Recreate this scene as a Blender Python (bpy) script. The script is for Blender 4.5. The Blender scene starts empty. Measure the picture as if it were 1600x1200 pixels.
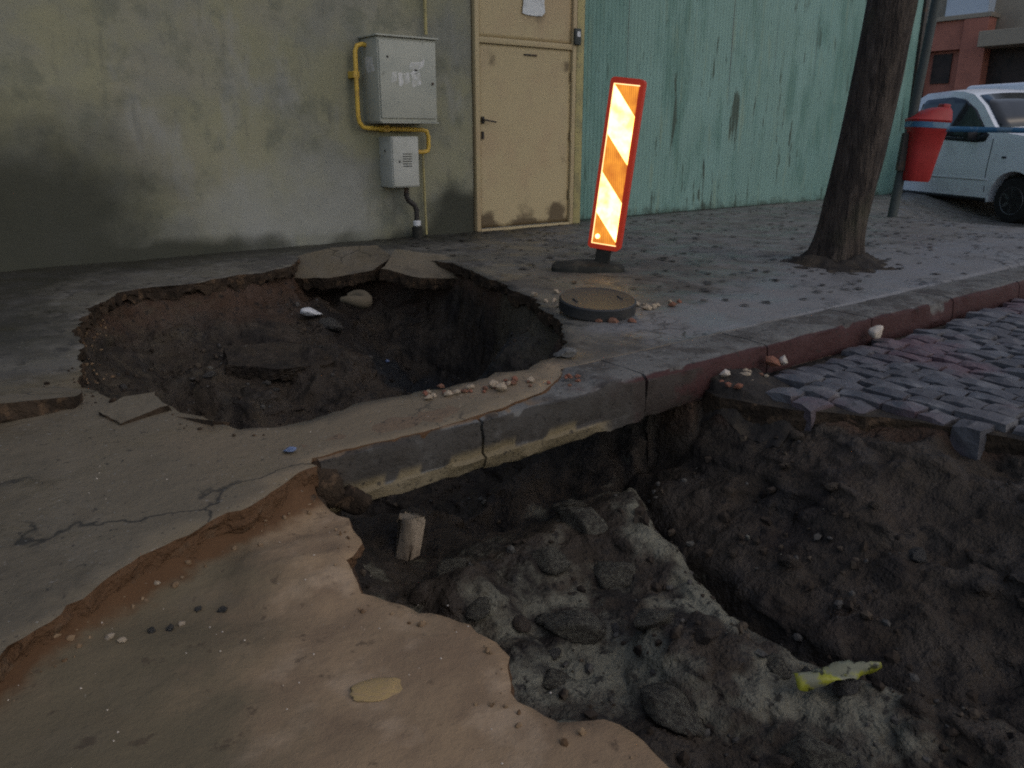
import bpy, bmesh, math, random
from mathutils import noise as mnoise
import numpy as np
from mathutils import Vector, Matrix
from mathutils.geometry import delaunay_2d_cdt

random.seed(7)
rng = np.random.default_rng(11)
scene = bpy.context.scene
COL = scene.collection
R = math.radians

# ------------------------------------------------------------------ camera, sky, sun, exposure
cam_d = bpy.data.cameras.new('camera')
cam = bpy.data.objects.new('camera', cam_d); COL.objects.link(cam)
PITCH, YAW = R(17.2), R(52.41)
cam.location = (0, 0, 1.0)
cam.rotation_euler = (R(90) - PITCH, 0, YAW - R(90))
cam_d.sensor_width = 36.0
cam_d.lens = 36.0 * 1250 / 1600
cam_d.clip_start = 0.05; cam_d.clip_end = 1000
scene.camera = cam

w = bpy.data.worlds.new('World'); scene.world = w; w.use_nodes = True
wn = w.node_tree.nodes; wn.clear()
sky = wn.new('ShaderNodeTexSky'); sky.sky_type = 'NISHITA'; sky.sun_disc = False
SUN_EL, SUN_AZ = R(42), R(-70)            # elevation, direction of the sun in the XY plane
sky.sun_elevation = SUN_EL; sky.sun_rotation = R(90) - SUN_AZ
sky.air_density = 1.0; sky.dust_density = 1.6; sky.ozone_density = 1.0
bg = wn.new('ShaderNodeBackground'); bg.inputs['Strength'].default_value = 0.05
wo = wn.new('ShaderNodeOutputWorld')
w.node_tree.links.new(sky.outputs[0], bg.inputs[0]); w.node_tree.links.new(bg.outputs[0], wo.inputs[0])

sun_d = bpy.data.lights.new('sun', 'SUN'); sun_d.energy = 0.20; sun_d.angle = R(150); sun_d.color = (1.0, 0.82, 0.56)
sun = bpy.data.objects.new('sun', sun_d); COL.objects.link(sun)
sdir = Vector((math.cos(SUN_AZ) * math.cos(SUN_EL), math.sin(SUN_AZ) * math.cos(SUN_EL), math.sin(SUN_EL)))
sun.rotation_euler = (-sdir).to_track_quat('-Z', 'Y').to_euler()

vs = scene.view_settings
vs.view_transform = 'Standard'; vs.look = 'None'; vs.gamma = 1.0; vs.use_curve_mapping = False
vs.exposure = 1.2
scene.cycles.filter_width = 2.0
scene.cycles.max_bounces = 5
scene.cycles.use_denoising = False

# ------------------------------------------------------------------ noise helpers (numpy)
def _hash(ix, iy, seed):
    h = (ix.astype(np.int64) * 374761393 + iy.astype(np.int64) * 668265263 + seed * 974634777) & 0x7fffffff
    h = ((h ^ (h >> 13)) * 1274126177) & 0x7fffffff
    return ((h ^ (h >> 16)) & 0xffff) / 65535.0
def vnoise(x, y, seed=0):
    ix = np.floor(x); iy = np.floor(y); fx = x - ix; fy = y - iy
    ux = fx * fx * fx * (fx * (fx * 6 - 15) + 10); uy = fy * fy * fy * (fy * (fy * 6 - 15) + 10)
    a = _hash(ix, iy, seed); b = _hash(ix + 1, iy, seed); c = _hash(ix, iy + 1, seed); d = _hash(ix + 1, iy + 1, seed)
    return (a + (b - a) * ux) * (1 - uy) + (c + (d - c) * ux) * uy
def fbm(x, y, s=1.0, o=5, seed=0, gain=0.5):
    """about -1..1"""
    x = np.asarray(x, float) * s; y = np.asarray(y, float) * s
    v = 0; a = 1; t = 0
    for k in range(o):
        ca, sa = math.cos(k * 0.9), math.sin(k * 0.9)
        v = v + a * (vnoise((x * ca - y * sa) * 2 ** k + 13.7 * k, (x * sa + y * ca) * 2 ** k - 7.1 * k, seed + k) * 2 - 1)
        t += a; a *= gain
    return v / t * 1.5
def sstep(a, b, x):
    t = np.clip((x - a) / (b - a), 0, 1); return t * t * (3 - 2 * t)
def inside(px, py, poly):
    r = np.zeros(px.shape, bool); n = len(poly)
    for i in range(n):
        x0, y0 = poly[i]; x1, y1 = poly[(i + 1) % n]
        c = ((y0 > py) != (y1 > py))
        with np.errstate(divide='ignore', invalid='ignore'):
            xi = (x1 - x0) * (py - y0) / ((y1 - y0) if y1 != y0 else 1e-12) + x0
        r ^= c & (px < xi)
    return r
def sdist(px, py, poly):
    """signed distance, positive inside"""
    d = np.full(px.shape, 1e9); n = len(poly)
    for i in range(n):
        x0, y0 = poly[i]; x1, y1 = poly[(i + 1) % n]
        dx, dy = x1 - x0, y1 - y0
        t = np.clip(((px - x0) * dx + (py - y0) * dy) / (dx * dx + dy * dy + 1e-12), 0, 1)
        d = np.minimum(d, np.hypot(px - x0 - t * dx, py - y0 - t * dy))
    return np.where(inside(px, py, poly), d, -d)
def rough_line(pts, step, amp, seed, closed=True):
    """resample a polyline and give it a broken edge"""
    out = []; n = len(pts)
    for i in range(n if closed else n - 1):
        a = np.array(pts[i], float); b = np.array(pts[(i + 1) % n], float)
        L = np.hypot(*(b - a)); k = max(1, int(L / step)); nrm = np.array([-(b - a)[1], (b - a)[0]]) / max(L, 1e-9)
        for j in range(k):
            p = a + (b - a) * j / k
            e = fbm(p[0:1], p[1:2], 3.0, 2, seed)[0] * amp + fbm(p[0:1], p[1:2], 14.0, 2, seed + 5)[0] * amp * 0.45
            e += (random.random() - .5) * amp * 0.35
            out.append(tuple(p + nrm * e * (0.3 if j == 0 else 1)))
    if not closed: out.append(tuple(pts[-1]))
    return out

# ------------------------------------------------------------------ materials
MATS = {}
def mat(name, base, layers=(), rough=0.8, spec=0.3, bump=None, coord='pos', metallic=0.0, emit=None, rlayer=None):
    m = bpy.data.materials.new(name); m.use_nodes = True; nt = m.node_tree; n = nt.nodes; l = nt.links
    b = n['Principled BSDF']
    b.inputs['Roughness'].default_value = rough; b.inputs['Specular IOR Level'].default_value = spec
    b.inputs['Metallic'].default_value = metallic
    if coord == 'pos':
        src = n.new('ShaderNodeNewGeometry').outputs['Position']
    else:
        tc = n.new('ShaderNodeTexCoord'); src = tc.outputs['Object']
        oi = n.new('ShaderNodeObjectInfo')
        va = n.new('ShaderNodeVectorMath'); va.operation = 'MULTIPLY_ADD'
        cb = n.new('ShaderNodeCombineXYZ')
        for k in range(3): l.new(oi.outputs['Random'], cb.inputs[k])
        l.new(cb.outputs[0], va.inputs[0]); va.inputs[1].default_value = (37, 23, 51); l.new(src, va.inputs[2]); src = va.outputs[0]
    def noise(s, d=4, st=None, rg=0.6, seed=0):
        v = src
        if st or seed:
            mp = n.new('ShaderNodeMapping'); l.new(src, mp.inputs[0])
            mp.inputs['Scale'].default_value = st or (1, 1, 1); mp.inputs['Location'].default_value = (seed * 3.1, seed * 1.7, seed * 2.3); v = mp.outputs[0]
        t = n.new('ShaderNodeTexNoise'); t.inputs['Scale'].default_value = s; t.inputs['Detail'].default_value = d
        t.inputs['Roughness'].default_value = rg; l.new(v, t.inputs['Vector']); return t.outputs['Fac']
    def ramp(fac, lo, hi, f=1.0):
        mr = n.new('ShaderNodeMapRange'); mr.interpolation_type = 'SMOOTHSTEP'
        mr.inputs['From Min'].default_value = lo; mr.inputs['From Max'].default_value = hi; mr.inputs['To Max'].default_value = f
        l.new(fac, mr.inputs['Value']); return mr.outputs[0]
    rgb = n.new('ShaderNodeRGB'); rgb.outputs[0].default_value = (*base, 1); cur = rgb.outputs[0]
    for i, y in enumerate(layers):
        if 'attr' in y:
            at = n.new('ShaderNodeAttribute'); at.attribute_name = y['attr']; fac = at.outputs['Fac']
            if 's' in y:
                ad = n.new('ShaderNodeMath'); ad.operation = 'ADD'
                sb = n.new('ShaderNodeMath'); sb.operation = 'MULTIPLY_ADD'
                l.new(noise(y['s'], y.get('d', 4), y.get('st'), seed=i + 1), sb.inputs[0]); sb.inputs[1].default_value = y.get('na', 1.0); sb.inputs[2].default_value = -0.5 * y.get('na', 1.0)
                l.new(fac, ad.inputs[0]); l.new(sb.outputs[0], ad.inputs[1]); fac = ad.outputs[0]
            fac = ramp(fac, y.get('lo', 0), y.get('hi', 1), y.get('f', 1))
        elif 'crack' in y:
            vo = n.new('ShaderNodeTexVoronoi'); vo.feature = 'DISTANCE_TO_EDGE'; vo.inputs['Scale'].default_value = y['crack']
            wp = n.new('ShaderNodeTexNoise'); wp.inputs['Scale'].default_value = 3.5; wp.inputs['Detail'].default_value = 4; l.new(src, wp.inputs['Vector'])
            wm = n.new('ShaderNodeVectorMath'); wm.operation = 'MULTIPLY_ADD'; l.new(wp.outputs['Color'], wm.inputs[0]); wm.inputs[1].default_value = (.45, .45, .45); l.new(src, wm.inputs[2]); l.new(wm.outputs[0], vo.inputs['Vector'])
            c1 = ramp(vo.outputs['Distance'], 0.0, y['lo'], 1.0); iv = n.new('ShaderNodeMath'); iv.operation = 'SUBTRACT'; iv.inputs[0].default_value = 1.0; l.new(c1, iv.inputs[1])
            mk = n.new('ShaderNodeMath'); mk.operation = 'MULTIPLY'; l.new(iv.outputs[0], mk.inputs[0]); l.new(ramp(noise(1.3, 2, seed=4), .48, .6, y['f']), mk.inputs[1]); fac = mk.outputs[0]
            if 'ma' in y:
                a2 = n.new('ShaderNodeAttribute'); a2.attribute_name = y['ma']; m3 = n.new('ShaderNodeMath'); m3.operation = 'MULTIPLY'; l.new(fac, m3.inputs[0]); l.new(ramp(a2.outputs['Fac'], .2, .6), m3.inputs[1]); fac = m3.outputs[0]
        elif y.get('rand'):
            oi2 = n.new('ShaderNodeObjectInfo'); fac = ramp(oi2.outputs['Random'], y['lo'], y['hi'], y.get('f', 1))
        else:
            fac = ramp(noise(y['s'], y.get('d', 4), y.get('st'), y.get('rg', .6), seed=i + 1), y['lo'], y['hi'], y.get('f', 1))
        mx = n.new('ShaderNodeMix'); mx.data_type = 'RGBA'
        l.new(fac, mx.inputs['Factor']); l.new(cur, mx.inputs[6]); mx.inputs[7].default_value = (*y['c'], 1); cur = mx.outputs[2]
    l.new(cur, b.inputs['Base Color'])
    if rlayer:
        s_, lo, hi, r0, r1 = rlayer
        mr = n.new('ShaderNodeMapRange'); mr.inputs['From Min'].default_value = lo; mr.inputs['From Max'].default_value = hi
        mr.inputs['To Min'].default_value = r0; mr.inputs['To Max'].default_value = r1
        l.new(noise(s_, 4, seed=9), mr.inputs['Value']); l.new(mr.outputs[0], b.inputs['Roughness'])
    if bump:
        prev = None
        for (s_, st_, di, *sk) in bump:
            bp = n.new('ShaderNodeBump'); bp.inputs['Strength'].default_value = st_; bp.inputs['Distance'].default_value = di
            l.new(noise(s_, 3, sk[0] if sk else None, rg=.65, seed=s_ % 7), bp.inputs['Height'])
            if prev: l.new(prev, bp.inputs['Normal'])
            prev = bp.outputs[0]
        l.new(prev, b.inputs['Normal'])
    if emit:
        b.inputs['Emission Color'].default_value = (*emit[0], 1); b.inputs['Emission Strength'].default_value = emit[1]
    MATS[name] = m
    return m

mat('asphalt', (0.115, 0.105, 0.085), [
    dict(c=(0.055, 0.05, 0.045), s=1.7, lo=.42, hi=.62, f=.75),
    dict(c=(0.17, 0.16, 0.145), s=5, st=(1, .55, 1), lo=.5, hi=.68, f=.6),
    dict(c=(0.03, 0.028, 0.026), s=9, st=(1, .6, 1), lo=.55, hi=.66, f=.75),
    dict(attr='sand', s=4, na=.5, c=(0.27, 0.19, 0.12), lo=.25, hi=.75, f=.85),
    dict(attr='drab', s=5, na=.7, c=(0.150, 0.118, 0.074), lo=.2, hi=.75, f=.8),
    dict(attr='grey', s=7, na=.9, c=(0.21, 0.205, 0.205), lo=.25, hi=.75, f=.75),
    dict(attr='dirt', s=8, na=.6, c=(0.028, 0.026, 0.018), lo=.3, hi=.8, f=.9),
    dict(crack=5.5, ma='grey', c=(0.03, 0.028, 0.026), lo=.07, hi=.0, f=.8),
    dict(crack=1.1, c=(0.022, 0.02, 0.016), lo=.012, hi=.0, f=.85),
    dict(c=(0.30, 0.28, 0.25), s=60, lo=.66, hi=.72, d=3, f=.6), dict(c=(0.02, 0.018, 0.016), s=48, lo=.63, hi=.70, d=3, f=.7)],
    rough=.7, spec=.4, bump=[(9, .5, .02), (45, .5, .008), (180, .4, .003)], rlayer=(3.5, .38, .62, .35, .85))
mat('sand', (0.29, 0.20, 0.12), [
    dict(c=(0.20, 0.135, 0.085), s=3.0, lo=.40, hi=.62, f=.8),
    dict(c=(0.40, 0.29, 0.19), s=4.5, lo=.52, hi=.68, f=.7),
    dict(attr='dirt', s=6, na=1.1, c=(0.120, 0.100, 0.062), lo=.1, hi=1.0, f=.85),
    dict(attr='grey', s=6, na=.6, c=(0.12, 0.11, 0.10), lo=.3, hi=.7, f=.9),
    dict(attr='brown', s=14, na=.7, c=(0.10, 0.05, 0.024), lo=.25, hi=.7, f=.9),
    dict(c=(0.34, 0.30, 0.24), s=75, lo=.72, hi=.77, d=3, f=.6),
    dict(c=(0.07, 0.05, 0.035), s=17, lo=.62, hi=.70, d=5, f=.6)],
    rough=.92, spec=.12, bump=[(7, .35, .02), (35, .5, .008), (160, .5, .003)])
mat('rim_soil', (0.052, 0.036, 0.024), [
    dict(c=(0.028, 0.02, 0.014), s=6, lo=.42, hi=.6), dict(attr='edge', c=(0.115, 0.062, 0.032), lo=0, hi=1, f=.85), dict(c=(0.11, 0.07, 0.042), s=14, lo=.54, hi=.66, f=.8)],
    rough=.95, spec=.15, bump=[(20, .9, .03), (90, .7, .01)])
mat('soil', (0.042, 0.031, 0.021), [
    dict(c=(0.018, 0.014, 0.011), s=3.2, lo=.42, hi=.6, f=.9),
    dict(c=(0.056, 0.043, 0.031), s=6, lo=.5, hi=.66, f=.8),
    dict(attr='pale', s=4.2, na=1.5, c=(0.20, 0.19, 0.14), lo=.66, hi=.96, f=.8),
    dict(attr='rust', s=4, na=.5, c=(0.062, 0.034, 0.020), lo=.3, hi=.75, f=.9),
    dict(attr='moss', s=7, na=.9, c=(0.075, 0.06, 0.038), lo=.35, hi=.8, f=.9),
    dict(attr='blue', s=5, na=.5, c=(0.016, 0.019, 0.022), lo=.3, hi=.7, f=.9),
    dict(c=(0.015, 0.012, 0.01), s=22, lo=.56, hi=.66, f=.8)],
    rough=.8, spec=.3, bump=[(16, .9, .04), (60, .8, .015), (220, .5, .004)], rlayer=(5, .35, .65, .45, .9))
mat('kerb_concrete', (0.135, 0.13, 0.12), [
    dict(c=(0.06, 0.052, 0.045), s=5, lo=.42, hi=.6, f=.8), dict(c=(0.20, 0.195, 0.185), s=18, lo=.55, hi=.68, f=.6),
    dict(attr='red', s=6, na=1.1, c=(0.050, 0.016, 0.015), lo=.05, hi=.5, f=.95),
    dict(attr='mud', s=8, na=.6, c=(0.17, 0.115, 0.07), lo=.3, hi=.7, f=.9),
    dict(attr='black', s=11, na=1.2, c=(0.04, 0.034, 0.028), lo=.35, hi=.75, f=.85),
    dict(attr='ochre', s=5, na=.5, c=(0.20, 0.155, 0.085), lo=.3, hi=.9, f=.8),
    dict(c=(0.02, 0.018, 0.016), s=34, lo=.58, hi=.68, d=4, f=.8)],
    rough=.8, spec=.3, bump=[(25, .7, .015), (110, .6, .006)], coord='pos')
mat('cobble_stone', (0.105, 0.10, 0.105), [
    dict(c=(0.066, 0.064, 0.070), rand=1, lo=.2, hi=.8, f=.8), dict(c=(0.21, 0.205, 0.205), s=6, lo=.5, hi=.7, f=.6),
    dict(c=(0.14, 0.065, 0.075), s=1.6, lo=.46, hi=.66, f=.6), dict(c=(0.02, 0.02, 0.02), s=22, lo=.58, hi=.7, f=.6)],  # reddish patches painted in for red light from the right
    rough=.6, spec=.35, bump=[(14, .6, .012), (70, .6, .006)], coord='pos', rlayer=(6, .35, .65, .3, .7))
mat('joint_dirt', (0.035, 0.03, 0.026), [dict(c=(0.07, 0.055, 0.04), s=7, lo=.45, hi=.65)], rough=.9, spec=.2, bump=[(30, .8, .02), (120, .6, .006)])
mat('plaster', (0.26, 0.25, 0.165), [
    dict(c=(0.21, 0.21, 0.18), s=1.1, lo=.4, hi=.62, f=.9), dict(c=(0.28, 0.26, 0.195), s=.8, lo=.5, hi=.7, f=.7),
    dict(c=(0.14, 0.145, 0.11), s=4, lo=.5, hi=.7, f=.6), dict(c=(0.12, 0.12, 0.10), s=9, st=(1, 1, .25), lo=.56, hi=.74, f=.5), dict(c=(0.30, 0.30, 0.29), s=2.2, st=(1, 1, .45), lo=.55, hi=.72, f=.5),
    dict(attr='pale', s=3, na=.7, c=(0.29, 0.29, 0.26), lo=.3, hi=.8, f=.75),
    dict(attr='grime', s=3.5, na=.55, c=(0.045, 0.046, 0.034), lo=.1, hi=1.05, f=.93)],
    rough=.92, spec=.2, bump=[(6, .35, .02), (40, .4, .006), (200, .3, .002)])
mat('door_paint', (0.46, 0.365, 0.205), [
    dict(c=(0.43, 0.31, 0.18), s=1.6, lo=.45, hi=.65, f=.6), dict(c=(0.40, 0.30, 0.18), s=5, st=(1, 1, .5), lo=.52, hi=.7, f=.5),
    dict(attr='grime', s=9, na=.8, c=(0.09, 0.06, 0.03), lo=.35, hi=.8, f=.9), dict(c=(0.10, 0.055, 0.03), s=30, lo=.70, hi=.75, f=.7)],
    rough=.6, spec=.35, bump=[(5, .2, .01), (90, .25, .002)])
mat('green_sheet', (0.19, 0.315, 0.275), [
    dict(c=(0.21, 0.35, 0.315), s=1.1, lo=.42, hi=.65, f=.7), dict(c=(0.09, 0.19, 0.155), s=2.5, st=(1, 1, .3), lo=.46, hi=.66, f=.75),
    dict(c=(0.24, 0.31, 0.22), s=9, st=(1, 1, .12), lo=.55, hi=.7, f=.5),
    dict(c=(0.055, 0.085, 0.06), s=7, st=(1, 1, .14), lo=.635, hi=.70, d=5, f=.9),
    dict(c=(0.05, 0.07, 0.05), s=3, st=(1.4, 1, .22), lo=.62, hi=.66, d=6, f=.9), dict(c=(0.05, 0.08, 0.06), s=22, st=(1, 1, .3), lo=.62, hi=.7, d=4, f=.6),
    dict(c=(0.10, 0.22, 0.19), rand=1, lo=.1, hi=.9, f=.4),
    dict(attr='grime', s=6, na=.9, c=(0.035, 0.05, 0.035), lo=.4, hi=.85, f=.9)],
    rough=.6, spec=.35, bump=[(9, .2, .01), (120, .3, .002)])
mat('yellow_post', (0.40, 0.34, 0.15), [dict(c=(0.25, 0.22, 0.12), s=6, lo=.45, hi=.65, f=.7), dict(c=(0.12, 0.08, 0.04), s=20, lo=.62, hi=.7, f=.8)], rough=.6, bump=[(50, .3, .003)])
mat('gas_yellow', (0.62, 0.40, 0.06), [dict(c=(0.42, 0.25, 0.05), s=12, lo=.5, hi=.68, f=.7)], rough=.45, spec=.4, bump=[(40, .2, .003)])
mat('cabinet_paint', (0.40, 0.40, 0.335), [dict(c=(0.33, 0.34, 0.29), s=3, lo=.45, hi=.65, f=.8), dict(c=(0.20, 0.19, 0.15), s=12, lo=.62, hi=.74, f=.7)], rough=.55, spec=.35, bump=[(60, .15, .002)])
mat('meter_paint', (0.46, 0.46, 0.41), [dict(c=(0.36, 0.36, 0.31), s=5, lo=.5, hi=.68, f=.7)], rough=.55, spec=.35)
mat('white_smear', (0.62, 0.61, 0.58), [dict(c=(0.44, 0.44, 0.39), s=18, lo=.42, hi=.6, f=.9)], rough=.8)
mat('dark_metal', (0.045, 0.04, 0.036), [dict(c=(0.09, 0.055, 0.035), s=9, lo=.5, hi=.68, f=.8)], rough=.6, metallic=.2, bump=[(60, .3, .003)])
mat('white_plastic', (0.62, 0.62, 0.62), [dict(c=(0.42, 0.41, 0.38), s=14, lo=.5, hi=.7, f=.6)], rough=.5)
mat('paper', (0.66, 0.67, 0.66), [dict(c=(0.45, 0.46, 0.46), s=14, lo=.52, hi=.66, f=.7)], rough=.9)
mat('black_rubber', (0.022, 0.022, 0.018), [dict(c=(0.055, 0.05, 0.038), s=9, lo=.48, hi=.66, f=.8)], rough=.8, bump=[(60, .4, .004)])
mat('cast_iron', (0.02, 0.021, 0.022), [dict(c=(0.04, 0.036, 0.032), s=7, lo=.48, hi=.66, f=.8)], rough=.55, spec=.45, bump=[(70, .5, .004)], coord='obj')
mat('beacon_red', (0.36, 0.03, 0.015), [dict(c=(0.25, 0.02, 0.012), s=12, lo=.5, hi=.68, f=.7)], rough=.45, spec=.4, emit=((1.0, .06, .01), .06))  # faint emission added so the unlit housing looks lit
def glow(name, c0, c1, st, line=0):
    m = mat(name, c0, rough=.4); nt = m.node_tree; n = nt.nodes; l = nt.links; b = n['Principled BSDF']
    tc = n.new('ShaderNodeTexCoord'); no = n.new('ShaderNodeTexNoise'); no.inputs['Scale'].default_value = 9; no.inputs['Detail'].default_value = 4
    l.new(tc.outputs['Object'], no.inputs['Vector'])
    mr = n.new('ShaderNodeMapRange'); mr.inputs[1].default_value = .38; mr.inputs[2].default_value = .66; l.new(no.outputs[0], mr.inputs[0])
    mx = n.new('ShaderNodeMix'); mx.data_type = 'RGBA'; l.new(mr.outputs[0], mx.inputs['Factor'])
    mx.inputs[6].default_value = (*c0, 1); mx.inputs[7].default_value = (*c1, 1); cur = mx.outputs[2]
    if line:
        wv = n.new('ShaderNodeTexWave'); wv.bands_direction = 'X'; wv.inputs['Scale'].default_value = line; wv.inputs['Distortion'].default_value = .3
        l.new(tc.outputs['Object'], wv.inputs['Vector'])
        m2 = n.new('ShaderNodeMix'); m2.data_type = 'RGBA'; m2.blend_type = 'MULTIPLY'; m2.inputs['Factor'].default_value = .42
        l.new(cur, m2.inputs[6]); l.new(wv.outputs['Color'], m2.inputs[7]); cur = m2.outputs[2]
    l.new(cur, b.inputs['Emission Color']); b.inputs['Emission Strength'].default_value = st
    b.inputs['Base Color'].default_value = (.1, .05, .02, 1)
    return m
glow('glow_white', (1.0, .82, .34), (1.0, .55, .09), 1.45)  # emission put in for flash light thrown back by the reflective sheeting
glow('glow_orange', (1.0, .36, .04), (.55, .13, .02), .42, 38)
glow('glow_edge', (1.0, .74, .34), (1.0, .62, .22), .75)  # emission put in for thrown-back flash light, as on the stripes
mat('bark', (0.070, 0.055, 0.045), [
    dict(c=(0.035, 0.028, 0.024), s=14, st=(1, 1, .3), lo=.42, hi=.6, f=.9), dict(c=(0.115, 0.09, 0.075), s=20, st=(1, 1, .25), lo=.55, hi=.7, f=.7),
    dict(c=(0.06, 0.06, 0.035), s=2, lo=.52, hi=.7, f=.5)], rough=.9, spec=.2, bump=[(22, 1.0, .06, (1, 1, .16)), (90, .7, .01)], coord='obj')
mat('leaf', (0.055, 0.085, 0.03), [dict(c=(0.09, 0.09, 0.03), rand=1, lo=.3, hi=.8, f=.5)], rough=.6)
mat('bin_red', (0.30, 0.016, 0.014), [dict(c=(0.36, 0.02, 0.02), s=5, lo=.45, hi=.65, f=.6)], rough=.5, spec=.4, coord='obj')
mat('pole_grey', (0.05, 0.06, 0.058), [dict(c=(0.05, 0.055, 0.05), s=8, lo=.45, hi=.65, f=.7)], rough=.6)
mat('car_white', (0.78, 0.80, 0.84), [dict(c=(0.44, 0.44, 0.44), s=2.5, lo=.5, hi=.7, f=.35)], rough=.28, spec=.5, coord='obj')
mat('car_glass', (0.02, 0.024, 0.028), [dict(c=(0.05, 0.055, 0.06), s=3, lo=.5, hi=.65, f=.6)], rough=.08, spec=.6, coord='obj')
mat('black_trim', (0.015, 0.015, 0.016), rough=.6)
mat('tyre', (0.018, 0.017, 0.017), rough=.85)
mat('rim_metal', (0.20, 0.20, 0.21), rough=.4, metallic=.6)
mat('lamp_clear', (0.5, 0.5, 0.52), rough=.15)
mat('tape_blue', (0.04, 0.13, 0.24), [dict(c=(0.14, 0.22, 0.30), s=5, st=(1, 1, 1), lo=.5, hi=.56, f=.8)], rough=.4)
mat('brick_paint', (0.44, 0.17, 0.12), [dict(c=(0.36, 0.14, 0.10), s=2, lo=.45, hi=.65, f=.8)], rough=.8, bump=[(20, .3, .01)])
mat('facade_beige', (0.34, 0.285, 0.22), [dict(c=(0.25, 0.21, 0.165), s=1.2, lo=.45, hi=.65, f=.7)], rough=.85)
mat('facade_pale', (0.55, 0.60, 0.66), [dict(c=(0.45, 0.5, 0.55), s=1.5, lo=.45, hi=.65, f=.5)], rough=.7)
mat('facade_dark', (0.05, 0.035, 0.03), [dict(c=(0.028, 0.022, 0.02), s=2, lo=.45, hi=.65)], rough=.6)
mat('brick', (0.25, 0.095, 0.06), [dict(c=(0.17, 0.085, 0.055), rand=1, lo=.2, hi=.8, f=.8), dict(c=(0.34, 0.24, 0.16), s=20, lo=.52, hi=.68, f=.7)], rough=.9, bump=[(80, .6, .006)], coord='obj')
mat('stone_pale', (0.40, 0.32, 0.23), [dict(c=(0.22, 0.17, 0.12), s=16, lo=.46, hi=.66, f=.8)], rough=.85, bump=[(50, .5, .008)], coord='obj')
mat('stone_white', (0.58, 0.50, 0.42), [dict(c=(0.44, 0.37, 0.30), s=16, lo=.46, hi=.66, f=.8)], rough=.85, bump=[(50, .4, .006)], coord='obj')
mat('stone_dark', (0.085, 0.078, 0.068), [dict(c=(0.035, 0.032, 0.03), s=7, lo=.42, hi=.62, f=.9), dict(c=(0.19, 0.18, 0.14), s=9, lo=.55, hi=.68, f=.8)], rough=.8, bump=[(30, .8, .015), (110, .5, .005)], coord='obj')
mat('ochre_stone', (0.36, 0.25, 0.11), [dict(c=(0.32, 0.22, 0.12), s=6, lo=.45, hi=.65, f=.8)], rough=.85, bump=[(40, .4, .006)], coord='obj')
mat('litter_white', (0.72, 0.72, 0.70), rough=.6)
mat('litter_blue', (0.06, 0.10, 0.22), [dict(c=(0.35, 0.38, 0.45), s=30, lo=.52, hi=.58)], rough=.4, coord='obj')
mat('litter_yellow', (0.30, 0.30, 0.03), [dict(c=(0.20, 0.20, 0.14), s=11, lo=.42, hi=.52, f=.95), dict(c=(.03, .03, .02), s=24, lo=.58, hi=.64, f=.9)], rough=.4, coord='obj')
mat('pit_stone', (0.12, 0.11, 0.083), [dict(c=(0.05, 0.042, 0.033), s=6, lo=.42, hi=.6, f=.9), dict(c=(0.21, 0.20, 0.15), s=9, lo=.52, hi=.68, f=.8)], rough=.85, bump=[(24, .9, .02), (90, .6, .006)], coord='obj')
mat('clod_soil', (0.045, 0.034, 0.025), [dict(c=(0.09, 0.07, 0.05), s=7, lo=.5, hi=.66), dict(c=(0.018, 0.014, 0.012), s=18, lo=.5, hi=.64)], rough=.9, spec=.2)
mat('sand_clod', (0.24, 0.165, 0.10), [dict(c=(0.11, 0.065, 0.035), s=11, lo=.45, hi=.6)], rough=.95, spec=.1)
mat('clod_chunk', (0.055, 0.042, 0.032), [dict(c=(0.10, 0.085, 0.065), s=9, lo=.5, hi=.66), dict(c=(0.02, 0.016, 0.013), s=16, lo=.5, hi=.64)], rough=.9, spec=.2, bump=[(40, .6, .01)], coord='obj')
mat('root', (0.11, 0.09, 0.06), rough=.9)

# ------------------------------------------------------------------ object helpers
def tag(o, label=None, cat=None, group=None, kind=None):
    if label: o['label'] = label
    if cat: o['category'] = cat
    if group: o['group'] = group
    if kind: o['kind'] = kind
    return o
def mesh(name, v, f, m, parent=None, smooth=False, loc=None, rot=None):
    me = bpy.data.meshes.new(name); me.from_pydata([tuple(map(float, p)) for p in v], [], [list(map(int, q)) for q in f]); me.update()
    for mm in (m if isinstance(m, (list, tuple)) else [m]): me.materials.append(MATS[mm])
    if smooth: me.polygons.foreach_set('use_smooth', [True] * len(me.polygons))
    o = bpy.data.objects.new(name, me); COL.objects.link(o)
    if parent: o.parent = parent
    if loc is not None: o.location = loc
    if rot is not None: o.rotation_euler = rot
    return o
def empty(name, loc, rot=(0, 0, 0)):
    o = bpy.data.objects.new(name, None); COL.objects.link(o); o.location = loc; o.rotation_euler = rot; o.empty_display_size = .2; return o
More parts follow.
